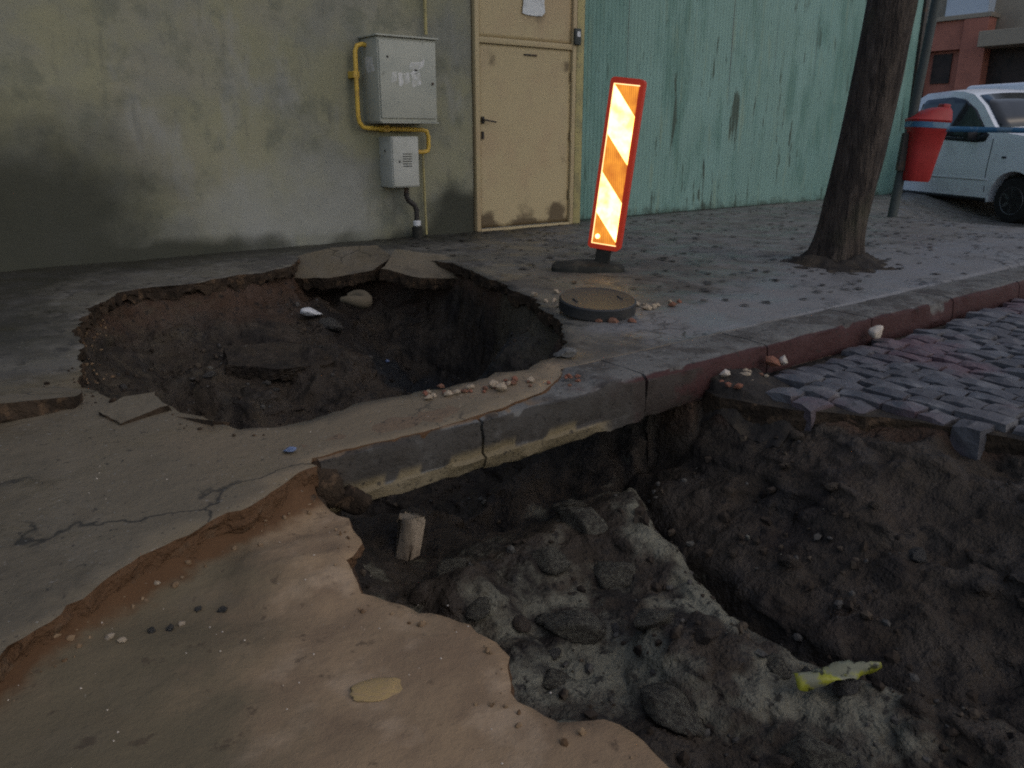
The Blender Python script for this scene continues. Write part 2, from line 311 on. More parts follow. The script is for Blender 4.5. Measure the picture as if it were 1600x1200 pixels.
class MB:
    """collects shapes for one mesh"""
    def __init__(s): s.v = []; s.f = []
    def add(s, v, f):
        b = len(s.v); s.v += [tuple(p) for p in v]; s.f += [[i + b for i in q] for q in f]; return s
    def box(s, a, b, bev=0.0):
        bm = bmesh.new(); bmesh.ops.create_cube(bm, size=1)
        for vv in bm.verts: vv.co = Vector([(a[k] + b[k]) / 2 + vv.co[k] * (b[k] - a[k]) for k in range(3)])
        if bev: bmesh.ops.bevel(bm, geom=bm.edges[:], offset=bev, segments=2, affect='EDGES', profile=.5)
        bm.verts.index_update(); s.add([v.co[:] for v in bm.verts], [[v.index for v in f.verts] for f in bm.faces]); bm.free(); return s
    def tube(s, pts, r, n=12, cap=True):
        pts = [Vector(p) for p in pts]; rr = r if isinstance(r, (list, tuple)) else [r] * len(pts)
        vs_, fs = [], []; up = None
        for i, p in enumerate(pts):
            t = (pts[min(i + 1, len(pts) - 1)] - pts[max(i - 1, 0)]).normalized()
            if up is None: up = t.orthogonal().normalized()
            up = (up - t * up.dot(t)).normalized(); sd = t.cross(up)
            for k in range(n):
                a = 2 * math.pi * k / n; vs_.append(p + (up * math.cos(a) + sd * math.sin(a)) * rr[i])
        for i in range(len(pts) - 1):
            for k in range(n):
                fs.append([i * n + k, i * n + (k + 1) % n, (i + 1) * n + (k + 1) % n, (i + 1) * n + k])
        if cap: fs.append(list(range(n))[::-1]); fs.append([(len(pts) - 1) * n + k for k in range(n)])
        return s.add(vs_, fs)
    def lathe(s, prof, n=24, axis='z'):
        vs_, fs = [], []
        for (r, z) in prof:
            for k in range(n):
                a = 2 * math.pi * k / n
                p = (r * math.cos(a), r * math.sin(a), z) if axis == 'z' else (r * math.cos(a), z, r * math.sin(a))
                vs_.append(p)
        m_ = len(prof)
        for i in range(m_ - 1):
            for k in range(n): fs.append([i * n + k, i * n + (k + 1) % n, (i + 1) * n + (k + 1) % n, (i + 1) * n + k])
        fs.append(list(range(n))[::-1]); fs.append([(m_ - 1) * n + k for k in range(n)])
        return s.add(vs_, fs)
    def prism(s, poly, axis, a, b):
        """extrude a 2-D polygon along an axis"""
        n = len(poly); mk = {'x': lambda p, t: (t, p[0], p[1]), 'y': lambda p, t: (p[0], t, p[1]), 'z': lambda p, t: (p[0], p[1], t)}[axis]
        vs_ = [mk(p, a) for p in poly] + [mk(p, b) for p in poly]
        fs = [list(range(n))[::-1], [n + i for i in range(n)]] + [[i, (i + 1) % n, n + (i + 1) % n, n + i] for i in range(n)]
        return s.add(vs_, fs)
    def build(s, name, m, parent=None, smooth=False, loc=None, rot=None):
        o = mesh(name, s.v, s.f, m, parent, smooth, loc, rot)
        bm = bmesh.new(); bm.from_mesh(o.data); bmesh.ops.recalc_face_normals(bm, faces=bm.faces[:]); bm.to_mesh(o.data); bm.free()
        if smooth == 'auto':
            o.data.polygons.foreach_set('use_smooth', [True] * len(o.data.polygons))
            bm = bmesh.new(); bm.from_mesh(o.data)
            for e in bm.edges: e.smooth = e.calc_face_angle(0) < R(38)
            bm.to_mesh(o.data); bm.free()
        return o
def set_attr(o, name, vals):
    a = o.data.attributes.new(name, 'FLOAT', 'POINT'); a.data.foreach_set('value', np.asarray(vals, dtype=np.float32))
def rock_mesh(name, m, seed, sub=2, rough=.25, flat=1.0):
    bm = bmesh.new(); bmesh.ops.create_icosphere(bm, subdivisions=sub, radius=1)
    rr = random.Random(seed)
    cuts = [(Vector((rr.uniform(-1, 1), rr.uniform(-1, 1), rr.uniform(-1, 1))).normalized(), rr.uniform(.45, .85)) for _ in range(9)]
    for v in bm.verts:
        for nrm, dd in cuts:
            t = v.co.dot(nrm)
            if t > dd: v.co -= nrm * (t - dd)
        v.co += v.co.normalized() * (mnoise.fractal(v.co * 2.2 + Vector((seed, 0, 0)), .8, 2, 4) * .10 + rr.uniform(-rough, rough) * (.22 if sub < 2 else .06))
        v.co.z *= flat
    me = bpy.data.meshes.new(name); bm.to_mesh(me); bm.free(); me.materials.append(MATS[m])
    if sub > 2: me.polygons.foreach_set('use_smooth', [True] * len(me.polygons))
    return me
ROCKS = {}
def rock(name, m, loc, size, seed, rot=None, parent=None, sub=2, flat=.8):
    key = (m, seed % 5, sub, flat)
    if key not in ROCKS: ROCKS[key] = rock_mesh(name, m, seed % 5 + 3, sub, .25, flat)
    o = bpy.data.objects.new(name, ROCKS[key]); COL.objects.link(o); o.location = loc
    o.scale = size if isinstance(size, (tuple, list)) else (size, size * .8, size * .65)
    o.rotation_euler = rot or (random.uniform(-.3, .3), random.uniform(-.3, .3), random.uniform(0, 6.28))
    if parent: o.parent = parent
    return o

# ------------------------------------------------------------------ ground shapes
PIT1 = [(.53, 3.66), (.62, 4.3), (.76, 4.9), (.86, 5.42), (1.18, 5.85), (1.6, 5.9), (2.13, 6.0), (2.5, 6.15), (2.78, 6.62), (3.1, 6.45), (3.5, 5.95),
        (3.62, 5.5), (3.42, 4.62), (3.22, 3.95), (2.95, 3.45), (2.62, 3.0), (2.45, 2.80), (2.19, 2.71), (1.9, 2.70), (1.6, 2.74), (1.32, 2.74),
        (1.15, 2.69), (1.0, 2.68), (.87, 2.74), (.80, 3.0), (.72, 3.25), (.58, 3.42)]
PIT2 = [(.98, 2.30), (.95, 2.2), (.97, 2.09), (.92, 1.9), (.83, 1.83), (.80, 1.68), (.88, 1.53), (.95, 1.4), (.95, 1.24), (.87, 1.11), (.90, 1.01),
        (.99, .93), (.99, .78), (1.08, .5), (1.02, .1), (1.2, -.5), (1.8, -1.0), (2.8, -1.05), (3.35, -.4), (3.52, .4), (3.38, 1.08), (3.24, 1.52),
        (2.97, 1.98), (2.90, 2.2), (2.92, 2.30)]
TUNNEL = [(1.02, 2.05), (2.88, 2.05), (2.80, 2.55), (2.5, 3.0), (1.1, 3.0)]
EDGE = [(.97, 2.33), (.96, 2.27), (.80, 2.20), (.62, 2.15), (.46, 2.09), (.31, 2.04), (.17, 1.96), (.04, 1.87), (-.2, 1.72), (-.6, 1.45), (-1.2, 1.1), (-3, .5), (-7, .1)]
P1 = rough_line(PIT1, .035, .035, 3); P2L = rough_line(PIT2, .03, .022, 8); EDG = rough_line(EDGE, .03, .025, 21, closed=False)
KY = 2.30
EDGE_POLY = EDGE + [(-7, 4), (1.05, 4)]

def z_side(x, y):
    x = np.asarray(x, float); y = np.asarray(y, float)
    z = -0.085 * sstep(1.15, -0.2, x) * sstep(3.6, 2.0, y)
    z = z - 0.30 * sstep(9.8, 13.8, x) * sstep(7.4, 5.6, y)
    z = z + fbm(x, y, .9, 3, 31) * .010 + fbm(x, y, 5, 3, 33) * .006 * sstep(2.55, 2.9, y + 0 * x)
    return z
def z_road(x, y):
    x = np.asarray(x, float); y = np.asarray(y, float)
    z = -0.135 + fbm(x, y, 1.1, 3, 41) * .012 + fbm(x, y, 6, 4, 43) * .006 + fbm(x, y, 24, 2, 44) * .0022
    # sand washed up in low terraces beside the hole
    for cx, cy, rx, ry, h in ((.76, 1.95, .20, .10, .022), (.70, 1.86, .18, .07, .012), (.82, 1.76, .12, .10, .012)):
        q = np.hypot((x - cx) / rx, (y - cy) / ry) + fbm(x, y, 9, 4, 46) * .34
        z = z + h * sstep(1.05, .88, q)
    # shallow rut beside the broken edge
    z = z - 0.022 * np.exp(-(((x - .36) * .6 + (y - 1.93) * .8) / .09) ** 2) * sstep(1.0, .5, x)
    de = -sdist(x, y, EDGE_POLY)
    z = z + .075 * np.exp(-np.maximum(de + .02 + fbm(x, y, 8, 3, 48) * .03, 0) / .045) * sstep(1.05, .9, x) * sstep(-.6, .4, x)
    z = z - 0.18 * sstep(10, 14, x) + .035 * sstep(2.6, 3.2, x)
    return z
XC = lambda y: np.interp(y, [-1.0, .4, 1.1, 1.47, 1.87, 2.5, 3.1], [2.35, 2.2, 2.16, 2.17, 2.27, 2.6, 2.85])
def z_soil(x, y):
    side = sstep(KY - .05, KY + .15, y + .25 * sstep(1.0, .2, x))
    top = (z_side(x, y) - .075) * side + (z_road(x, y) - .06) * (1 - side)
    d = np.maximum(np.maximum(sdist(x, y, PIT1), sdist(x, y, PIT2)), sdist(x, y, TUNNEL))
    d = d + fbm(x, y, 5, 3, 51) * .035 + .045
    # floor of the hole in the pavement
    f1 = -.42 - .40 * sstep(5.5, 3.9, y) - .5 * np.exp(-(((x - 3.15) / .45) ** 2 + ((y - 4.9) / .9) ** 2)) \
        - .16 * np.exp(-(((x - 1.15 - .35 * (5.2 - y)) / .14) ** 2)) * sstep(5.6, 5.0, y) + .13 * sstep(.35, .0, np.hypot((x - 1.75) / .55, (y - 5.2) / .32)) \
        + fbm(x, y, 2.2, 5, 55) * .11
    f1 = f1 + .22 * sstep(.9, .2, np.hypot((x - 3.0) / .5, (y - 3.9) / .6)) + fbm(x, y, 9, 4, 57) * .035
    f1 = f1 + .42 * sstep(.62, .08, sdist(x, y, PIT1)) * sstep(2.3, 2.7, x) * sstep(4.9, 4.2, y)
    # floor of the hole in the road: rubble bed left of the cleft, earth bank right of it
    xc = XC(y) + fbm(y, y * 0 + 1, 3, 2, 61) * .05; s = x - xc
    bank = -.66 + .44 * np.clip(s / np.maximum(3.05 - xc, .3), 0, 1) ** 1.15 + fbm(x, y, 2.8, 5, 63) * .07 + fbm(x * 1.0, y * 1.0, 11, 4, 65) * .028
    rub = -.62 + .03 * sstep(-.5, -.1, s) + fbm(x, y, 2.6, 4, 67) * .045
    for k in range(70):   # buried lumps
        cx = 1.0 + 1.5 * vnoise(np.array([k * 3.3]), np.array([1.1]), 5)[0]; cy = .1 + 2.9 * vnoise(np.array([k * 5.7]), np.array([4.2]), 9)[0]
        rr = .05 + .11 * vnoise(np.array([k * 7.9]), np.array([8.2]), 12)[0] ** 2 * 2
        q = np.hypot(x - cx, (y - cy) * (1 + .3 * math.sin(k))) / rr + fbm(x, y, 14, 2, 70 + k) * .2
        rub = rub + rr * .20 * np.sqrt(np.clip(1 - q * q, 0, 1)) * (s < .02)
    rub = rub + fbm(x, y, 15, 4, 68) * .014
    f2 = np.where(s > 0, bank, rub) - .13 * np.exp(-(s / .055) ** 2) * sstep(.7, 1.2, y)
    g = sstep(2.35, 3.1, y)
    fl = f2 * (1 - g) + f1 * g
    k = sstep(-.01, .13, d) * .7 + .3 * sstep(.08, .45, d)
    right = sstep(2.5, 2.75, x) * (y < 2.5)
    k = k * (1 - right) + sstep(-.01, .07, d) * right
    z = top * (1 - k) + fl * k
    return np.minimum(z, top), d, s

def slab(name, outer, holes, zf, thick, zones, mats, step=.04, parent=None):
    """a broken crust: triangulated plan with ragged edges, real thickness"""
    pts = []; edges = []
    def ring(r):
        b = len(pts); pts.extend(r); edges.extend([(b + i, b + (i + 1) % len(r)) for i in range(len(r))])
    ring(outer)
    for h in holes: ring(h)
    allr = [outer] + holes
    for (x0, x1, y0, y1, sp) in zones:
        gx, gy = np.meshgrid(np.arange(x0, x1, sp), np.arange(y0, y1, sp)); gx = gx.ravel(); gy = gy.ravel()
        gx = gx + rng.uniform(-.35, .35, gx.shape) * sp; gy = gy + rng.uniform(-.35, .35, gy.shape) * sp
        ok = inside(gx, gy, outer) & (sdist(gx, gy, outer) > sp * .5)
        for h in holes: ok &= sdist(gx, gy, h) < -sp * .5
        for (a0, a1, b0, b1, s2) in zones:
            if s2 < sp: ok &= ~((gx > a0) & (gx < a1) & (gy > b0) & (gy < b1))
        pts.extend(zip(gx[ok].tolist(), gy[ok].tolist()))
    r = delaunay_2d_cdt([Vector(p) for p in pts], edges, [], 0, 1e-5)
    V = np.array([v[:] for v in r[0]]); T = np.array([f for f in r[2]])
    c = V[T].mean(1); ok = inside(c[:, 0], c[:, 1], outer)
    for h in holes: ok &= ~inside(c[:, 0], c[:, 1], h)
    T = T[ok]
    a = V[T]; ar = (a[:, 1, 0] - a[:, 0, 0]) * (a[:, 2, 1] - a[:, 0, 1]) - (a[:, 2, 0] - a[:, 0, 0]) * (a[:, 1, 1] - a[:, 0, 1])
    T[ar < 0] = T[ar < 0][:, ::-1]
    cnt = {}
    for t in T:
        for i in range(3):
            e = (int(t[i]), int(t[(i + 1) % 3])); cnt[e] = 1
    bnd = [e for e in cnt if (e[1], e[0]) not in cnt]
    z = zf(V[:, 0], V[:, 1]); n = len(V)
    verts = [(V[i, 0], V[i, 1], z[i]) for i in range(n)]; faces = [t.tolist() for t in T]; mi = [0] * len(faces)
    low = {}
    J = [fbm(V[:, 0], V[:, 1], 20, 2, 90 + k) for k in range(3)]; J2 = [fbm(V[:, 0], V[:, 1], 23, 2, 95 + k) for k in range(3)]
    dn = [(0.25, .004), (.6, .0), (1.0, -.02)]
    def lv(i, k):
        if (i, k) not in low:
            j = J[k][i]; j2 = J2[k][i]
            low[(i, k)] = len(verts); verts.append((V[i, 0] + j * .012, V[i, 1] + j2 * .012, z[i] - thick * dn[k][0] * (1 + .5 * j)))
        return low[(i, k)]
    for (i, j) in bnd:
        prev = (i, j)
        for k in range(3):
            q = (lv(i, k), lv(j, k)); faces.append([prev[1], prev[0], q[0], q[1]]); mi.append(1); prev = q
    for t in T:
        b = [lv(int(q), 2) for q in t]; faces.append(b[::-1]); mi.append(1)
    o = mesh(name, verts, faces, mats, parent)
    o.data.polygons.foreach_set('material_index', mi)
    o.data.polygons.foreach_set('use_smooth', [m_ == 0 for m_ in mi]); o.data.update()
    return o, np.array(verts)

# soil under everything
gx = np.arange(.2, 4.0, .014); gy = np.arange(-1.5, 7.0, .016)
GX, GY = np.meshgrid(gx, gy); Z, D, S = z_soil(GX.ravel(), GY.ravel())
nx, ny = len(gx), len(gy)
idx = np.arange(nx * ny).reshape(ny, nx)
F = np.stack([idx[:-1, :-1].ravel(), idx[:-1, 1:].ravel(), idx[1:, 1:].ravel(), idx[1:, :-1].ravel()], 1)
X_, Y_ = GX.ravel(), GY.ravel()
# undermine: push the steep sides back under the crust a little
soil = bpy.data.meshes.new('soil')
soil.vertices.add(nx * ny); soil.vertices.foreach_set('co', np.stack([X_ + fbm(X_, Z * 3, 8, 3, 71) * .02 * (D > .05), Y_ + fbm(Y_, Z * 3, 8, 3, 72) * .02 * (D > .05), Z], 1).astype(np.float32).ravel())
soil.loops.add(F.size); soil.loops.foreach_set('vertex_index', F.ravel().astype(np.int32))
soil.polygons.add(len(F)); soil.polygons.foreach_set('loop_start', np.arange(0, F.size, 4, dtype=np.int32))
soil.update(calc_edges=True); soil.validate(); soil.polygons.foreach_set('use_smooth', [True] * len(F))
soil.materials.append(MATS['soil'])
soil_o = bpy.data.objects.new('soil', soil); COL.objects.link(soil_o); soil_o['kind'] = 'structure'
pale = (S < .05) * sstep(.02, .12, D) * sstep(3.3, 2.4, Y_) * .62 + .22 * np.exp(-((S + .12) / .09) ** 2) * sstep(1.3, 1.7, Y_) * sstep(2.6, 2.2, Y_)
pale = pale + .12 * (S < 0) * sstep(2.5, 1.5, Y_) + .34 * sstep(2.35, 2.7, X_) * sstep(1.4, .6, Y_) * sstep(.2, .5, D)
set_attr(soil_o, 'pale', pale)
set_attr(soil_o, 'rust', sstep(.10, -.02, D) * .9 + .55 * sstep(5.2, 5.9, Y_) * sstep(.5, .1, D) + .35 * (S > .1) * sstep(2.4, 1.9, Y_))
set_attr(soil_o, 'blue', 1.2 * np.exp(-(((X_ - 2.95) / .36) ** 2 + ((Y_ - 4.7) / 1.0) ** 2)))  # bluish darkness of the deep hollow painted into the soil
set_attr(soil_o, 'moss', .8 * sstep(2.7, 2.95, X_) * sstep(4.9, 4.4, Y_) * sstep(2.7, 3.1, Y_) + .45 * sstep(3.5, 4.6, Y_) * sstep(2.4, 1.6, X_))  # soil lighter brown on the mossy right slope and the left ledge

# pavement crust with the collapsed opening
outer = [(-7, 7.62), (-7, .1)] + [p for p in EDG[::-1]][1:] + rough_line([(.97, 2.345), (1.3, 2.335), (1.7, 2.36), (2.0, 2.40), (2.2, 2.52), (2.28, 2.603)], .03, .012, 77, closed=False) + [(18, 2.603), (18, 7.62)]
outer = [p for p in outer]
pav, pv = slab('pavement', outer, [P1], z_side, .08,
    [(-1.2, 6.2, 1.2, 7.4, .07), (-7, 18, 0, 7.62, .3)], ['asphalt', 'rim_soil'])
tag(pav, kind='structure')
px, py = pv[:, 0], pv[:, 1]
set_attr(pav, 'sand', sstep(3.4, 2.7, py) * sstep(2.6, 1.9, px) * sstep(.2, 1.0, px) * .7 + .25 * sstep(3.6, 2.8, py) * sstep(1, 0, px) + .35 * sstep(.30, .05, np.abs(sdist(px, py, PIT1))) * sstep(3.2, 2.6, py))
set_attr(pav, 'edge', sstep(2.75, 2.5, py))
set_attr(pav, 'drab', .8 * sstep(2.0, .6, px) * sstep(4.6, 3.2, py) + .55 * sstep(3.4, 2.2, px) * sstep(4, 3, py))
set_attr(pav, 'grey', sstep(2.2, 3.4, px) * sstep(3.9, 2.9, py) * .7 + .5 * sstep(3.6, 6, px))
set_attr(pav, 'dirt', sstep(1.3, .4, px) * sstep(3.6, 4.8, py) * .7 + .65 * sstep(6.0, 6.9, py) * sstep(8, 5, px) + .35 * sstep(6.9, 7.4, py)
         + .45 * sstep(.9, .1, px) * sstep(4.2, 3.2, py))  # asphalt darker and more olive at the left and towards the wall

# road crust (sand covered) left of the hole
i0 = next(i for i, p in enumerate(PIT2) if p == (.98, 2.30))
P2left = rough_line(PIT2[0:18], .028, .02, 8, closed=False)
outer_r = [(-7, .5), (-7, -7), (3.0, -7), (3.0, -1.35), (2.8, -1.05)] + P2left[::-1] + [(1.0, 2.5), (.8, 2.42), (.5, 2.33), (.2, 2.2), (-.2, 1.95), (-.7, 1.65), (-1.3, 1.3), (-3, .8)]
road, rv = slab('road', outer_r, [], z_road, .05, [(-.6, 1.3, .2, 2.6, .035), (-2, 3, -2, 2.5, .14), (-7, 3, -7, 1, .5)], ['sand', 'rim_soil'])
tag(road, kind='structure')
rx_, ry_ = rv[:, 0], rv[:, 1]
set_attr(road, 'edge', [.8] * len(rx_))
set_attr(road, 'dirt', sstep(.72, .15, rx_ + .35 * (1.3 - ry_)) * .95)  # sand turns darker and more olive towards the left
set_attr(road, 'brown', 1.1 * np.exp(-np.maximum(-sdist(rx_, ry_, EDGE_POLY), 0) / .06) * sstep(1.05, .9, rx_))
set_attr(road, 'grey', .32 * np.exp(-(((rx_ - .42) * .6 + (ry_ - 1.97) * .8) / .12) ** 2) * sstep(.95, .6, rx_))

# cobbled part right of the hole
P2right = rough_line(PIT2[17:], .06, .02, 14, closed=False)
outer_c = [(3.0, -7), (18, -7), (18, KY - .002), (2.92, KY - .002)] + P2right[::-1][1:] + [(2.8, -1.05), (3.0, -1.35)]
zc = lambda x, y: z_road(x, y) - .045
cob, cv = slab('cobbled_road', outer_c, [], zc, .10, [(2.8, 7, .2, 2.3, .12), (3, 18, -7, 2.3, .6)], ['joint_dirt', 'rim_soil'])
tag(cob, kind='structure')
CMESH = []
for k in range(7):
    bm = bmesh.new(); bmesh.ops.create_cube(bm, size=1)
    bmesh.ops.subdivide_edges(bm, edges=bm.edges[:], cuts=1, use_grid_fill=True)
    rr = random.Random(100 + k)
    for v in bm.verts:
        q = abs(v.co.x * 2) ** 4 + abs(v.co.y * 2) ** 4
        if v.co.z > .2:
            v.co.z -= .05 * q; v.co.x *= .95; v.co.y *= .96
        v.co += Vector((rr.uniform(-.05, .05), rr.uniform(-.04, .04), rr.uniform(-.06, .06)))
    me = bpy.data.meshes.new('cobble'); bm.to_mesh(me); bm.free(); me.materials.append(MATS['cobble_stone'])
    CMESH.append(me)
stones = []
x = 2.90
row = 0
while x < 12:
    wd = random.uniform(.095, .125); y = KY - .02 - random.uniform(0, .12)
    while y > -2.2:
        ln = random.uniform(.13, .22)
        cx, cy = x + wd / 2 + .05 * math.sin(y * 1.3) + random.uniform(-.01, .01), y - ln / 2
        if not (cx < 3.25 and cy > 2.02): stones.append((cx, cy, wd, ln, 0))
        y -= ln + random.uniform(.0, .012)
    x += wd + random.uniform(.0, .010); row += 1
_dd = sdist(np.array([s_[0] for s_ in stones]), np.array([s_[1] for s_ in stones]), PIT2)
stones = [(*s_[:4], float(q)) for s_, q in zip(stones, _dd) if q < -.02]
stones.sort(key=lambda s_: math.hypot(s_[0], s_[1]) + (0 if s_[1] > .36 * s_[0] - .55 else 50))
far = MB()
_sx = np.array([s_[0] for s_ in stones]); _sy = np.array([s_[1] for s_ in stones]); _sz = z_road(_sx, _sy)
for i, (cx, cy, wd, ln, dd) in enumerate(stones):
    z = float(_sz[i]); hh = .13; me = CMESH[i % 7]
    rot = (random.uniform(-.035, .035), random.uniform(-.035, .035), random.uniform(-.05, .05) + (math.pi if i % 2 else 0))
    zz = z - hh / 2 - .004 + random.uniform(-.005, .005)
    if dd > -.12: zz -= .012; rot = (rot[0] * 2, rot[1] * 2 - .06, rot[2] * 2.5)
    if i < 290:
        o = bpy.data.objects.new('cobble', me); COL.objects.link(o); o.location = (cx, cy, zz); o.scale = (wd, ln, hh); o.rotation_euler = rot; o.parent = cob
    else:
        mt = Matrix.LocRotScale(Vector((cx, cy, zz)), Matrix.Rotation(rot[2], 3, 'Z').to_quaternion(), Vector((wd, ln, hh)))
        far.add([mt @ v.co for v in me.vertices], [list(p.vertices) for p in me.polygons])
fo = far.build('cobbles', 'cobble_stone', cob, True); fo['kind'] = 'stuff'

# kerb: separate stones, the near ones bridging the hole
kerb = empty('kerb', (0, KY, 0)); tag(kerb, kind='structure')
kx = [.98, 1.64, 2.52, 3.4]
while kx[-1] < 17: kx.append(kx[-1] + 1.0)
for a, b in zip(kx[:-1], kx[1:]):
    nxk = max(10, int((b - a) / .035)); prof = [(.30, -.20), (.02, -.215), (.004, -.205), (-.004, -.165), (.004, -.15), (.002, -.09), (.006, -.03), (.014, -.012), (.03, -.002), (.15, .004), (.298, .002)]
    if b > 3.0: prof = [(.30, -.20), (.02, -.19), (.004, -.165), (0, -.12), (.006, -.03), (.012, -.012), (.03, -.002), (.15, .004), (.298, .002)]
    vs_, fs = [], []; L = b - a - .012
    xs = a + .006 + L * np.arange(nxk + 1) / nxk
    ups = np.where(xs > 9, z_side(xs, xs * 0 + KY + .3), 0); chips = np.maximum(0, fbm(xs, xs * 0 + 3.3, 5, 4, 115) - .25) * .05
    JX = [fbm(xs, xs * 0 + j * 1.7, 9, 3, 110) for j in range(len(prof))]; JY = [fbm(xs, xs * 0 + j * 2.3 + 9, 7, 3, 112) for j in range(len(prof))]
    for i, xx in enumerate(xs):
        for j, (yy, zz) in enumerate(prof):
            chip = chips[i] if 4 <= j <= len(prof) - 3 else 0.0
            vs_.append((xx, yy + JY[j][i] * (.011 if 3 <= j <= 7 else .006) + chip, zz + JX[j][i] * (.016 if j in (1, 2) else .004) - chip * .6 * (zz > -.05) + ups[i] + (-.014 if (zz > -.05 and xx < 2.3) else 0)))
    m_ = len(prof)
    for i in range(nxk):
        for j in range(m_): fs.append([i * m_ + j, (i + 1) * m_ + j, (i + 1) * m_ + (j + 1) % m_, i * m_ + (j + 1) % m_])
    fs.append([j for j in range(m_)][::-1]); fs.append([nxk * m_ + j for j in range(m_)])
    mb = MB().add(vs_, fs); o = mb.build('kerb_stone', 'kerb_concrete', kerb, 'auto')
    V = np.array([v.co[:] for v in o.data.vertices])
    set_attr(o, 'red', sstep(2.2, 2.7, V[:, 0]) * (V[:, 1] < .02) * (V[:, 2] < -.008) * .85)  # red light from the right painted into the kerb face colour
    set_attr(o, 'mud', sstep(2.3, 1.6, V[:, 0]) * (V[:, 2] > -.02) * .9 + .5 * sstep(1.3, 1.0, V[:, 0]))
    set_attr(o, 'ochre', sstep(2.4, 2.2, V[:, 0]) * (V[:, 2] < -.15) * (V[:, 1] < .1) * .95)
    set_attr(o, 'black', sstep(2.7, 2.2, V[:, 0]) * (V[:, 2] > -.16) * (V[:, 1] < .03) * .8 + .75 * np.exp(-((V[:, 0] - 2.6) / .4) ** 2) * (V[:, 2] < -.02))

# wide ground outside the detailed part
g = MB()
for (x0, x1, y0, y1) in ((-300, -1.3, -300, 300), (4.05, 300, -300, 300), (-1.3, 4.05, -300, -1.6), (-1.3, 4.05, 7.05, 300)):
    g.add([(x0, y0, -.34), (x1, y0, -.34), (x1, y1, -.34), (x0, y1, -.34)], [[0, 1, 2, 3]])
# -1.3..0.2 strip below the road crust beside the soil
g.add([(-1.3, -1.6, -.34), (.21, -1.6, -.34), (.21, 7.05, -.34), (-1.3, 7.05, -.34)], [[0, 1, 2, 3]])
go = g.build('ground', 'asphalt'); tag(go, kind='structure')
for nm in ('sand', 'grey', 'dirt', 'drab'): set_attr(go, nm, [0.0 if nm != 'grey' else .3] * len(go.data.vertices))

# ------------------------------------------------------------------ plastered wall
def grid_xz(x0, x1, z0, z1, sp):
    xs = np.linspace(x0, x1, int((x1 - x0) / sp) + 1); zs = np.linspace(z0, z1, int((z1 - z0) / sp) + 1)
    A, B = np.meshgrid(xs, zs); n_ = len(xs); m_ = len(zs); ii = np.arange(n_ * m_).reshape(m_, n_)
    F_ = np.stack([ii[:-1, :-1].ravel(), ii[:-1, 1:].ravel(), ii[1:, 1:].ravel(), ii[1:, :-1].ravel()], 1)
    return A.ravel(), B.ravel(), F_.tolist(), ii
WY = 7.28
wall = empty('plastered_wall', (0, WY, -.1))
tag(wall, 'long weathered grey-beige plastered wall with damp dark stains, left of the door', 'wall')
A, B, F_, ii = grid_xz(-7, 5.09, -.1, 3.4, .07)
vy = fbm(A, B, 1.2, 3, 130) * .012 + fbm(A, B, 7, 3, 131) * .003 + .02
vs_ = [(a, v_, b + .1) for a, b, v_ in zip(A, B, vy)]
face_o = mesh('plaster_face', vs_, F_, 'plaster', wall, True)
grime_vignette = 1.0 * sstep(2.9, .5, A) * sstep(1.35, .25, B + .25 * fbm(A, B, 1.4, 3, 133)) + .75 * sstep(.16, -.02, B + .10 * fbm(A, B, 2.5, 3, 134)) \
    + .85 * sstep(4.35, 4.75, A + .1 * fbm(A, B, 3, 3, 135)) * sstep(.72, .25, B + .10 * fbm(A, B, 4, 3, 136)) + .22 * np.exp(-((B - .86 + .03 * A) / .05) ** 2) * sstep(2.4, 3.2, A) \
    + .30 * sstep(3.2, 1.0, A) * sstep(2.2, .6, B) + .15 * np.exp(-((B - 1.30) / .05) ** 2) * sstep(2.8, 2.0, A) + .35 * sstep(3.75, 4.1, A) * sstep(.5, .3, B)
set_attr(face_o, 'grime', grime_vignette)  # damp stains, with the vignette of the lower left corner painted in
set_attr(face_o, 'pale', .7 * sstep(1.35, .35, B + .2 * fbm(A, B, 1.5, 3, 139)) * sstep(1.2, 2.6, A) * sstep(4.4, 3.6, A) * sstep(-.02, .15, B))
MB().box((-7, .04, 0), (5.088, 4.0, 3.49)).build('wall_core', 'plaster', wall)
c_o = MB().box((-7.05, -.12, 3.5), (5.09, 4.1, 3.62), .01).build('coping', 'plaster', wall)

# ------------------------------------------------------------------ door
door = empty('metal_door', (5.11, WY, 0))
tag(door, 'cream painted metal door with rusty corners and a fixed panel above, between wall and fence', 'door')
DW = 1.40
fm = MB(); fm.box((0, -.02, 0), (.055, .08, 3.3), .006); fm.box((DW - .055, -.02, 0), (DW, .08, 3.3), .006)
fm.box((.056, -.016, 1.925), (DW - .056, .08, 1.985), .006); fm.box((.056, -.018, -.02), (DW - .056, .08, .022), .004); fm.box((.056, -.02, 3.24), (DW - .056, .08, 3.3), .006)
fo_ = fm.build('frame', 'door_paint', door, 'auto')
set_attr(fo_, 'grime', [.25 * (v.co.z < .2) for v in fo_.data.vertices])
def panel(name, x0, x1, z0, z1, parent, gfun, y=.012):
    A, B, F2, i2 = grid_xz(x0, x1, z0, z1, .04)
    yy = y + fbm(A + 50, B, 2.2, 3, 140) * .004
    o = mesh(name, [(a, v_, b) for a, b, v_ in zip(A, B, yy)], F2, 'door_paint', parent, True)
    set_attr(o, 'grime', gfun(A, B))
    m_ = o.modifiers.new('thickness', 'SOLIDIFY'); m_.thickness = .03; m_.offset = -1
    return o
lx0, lx1 = .062, DW - .062
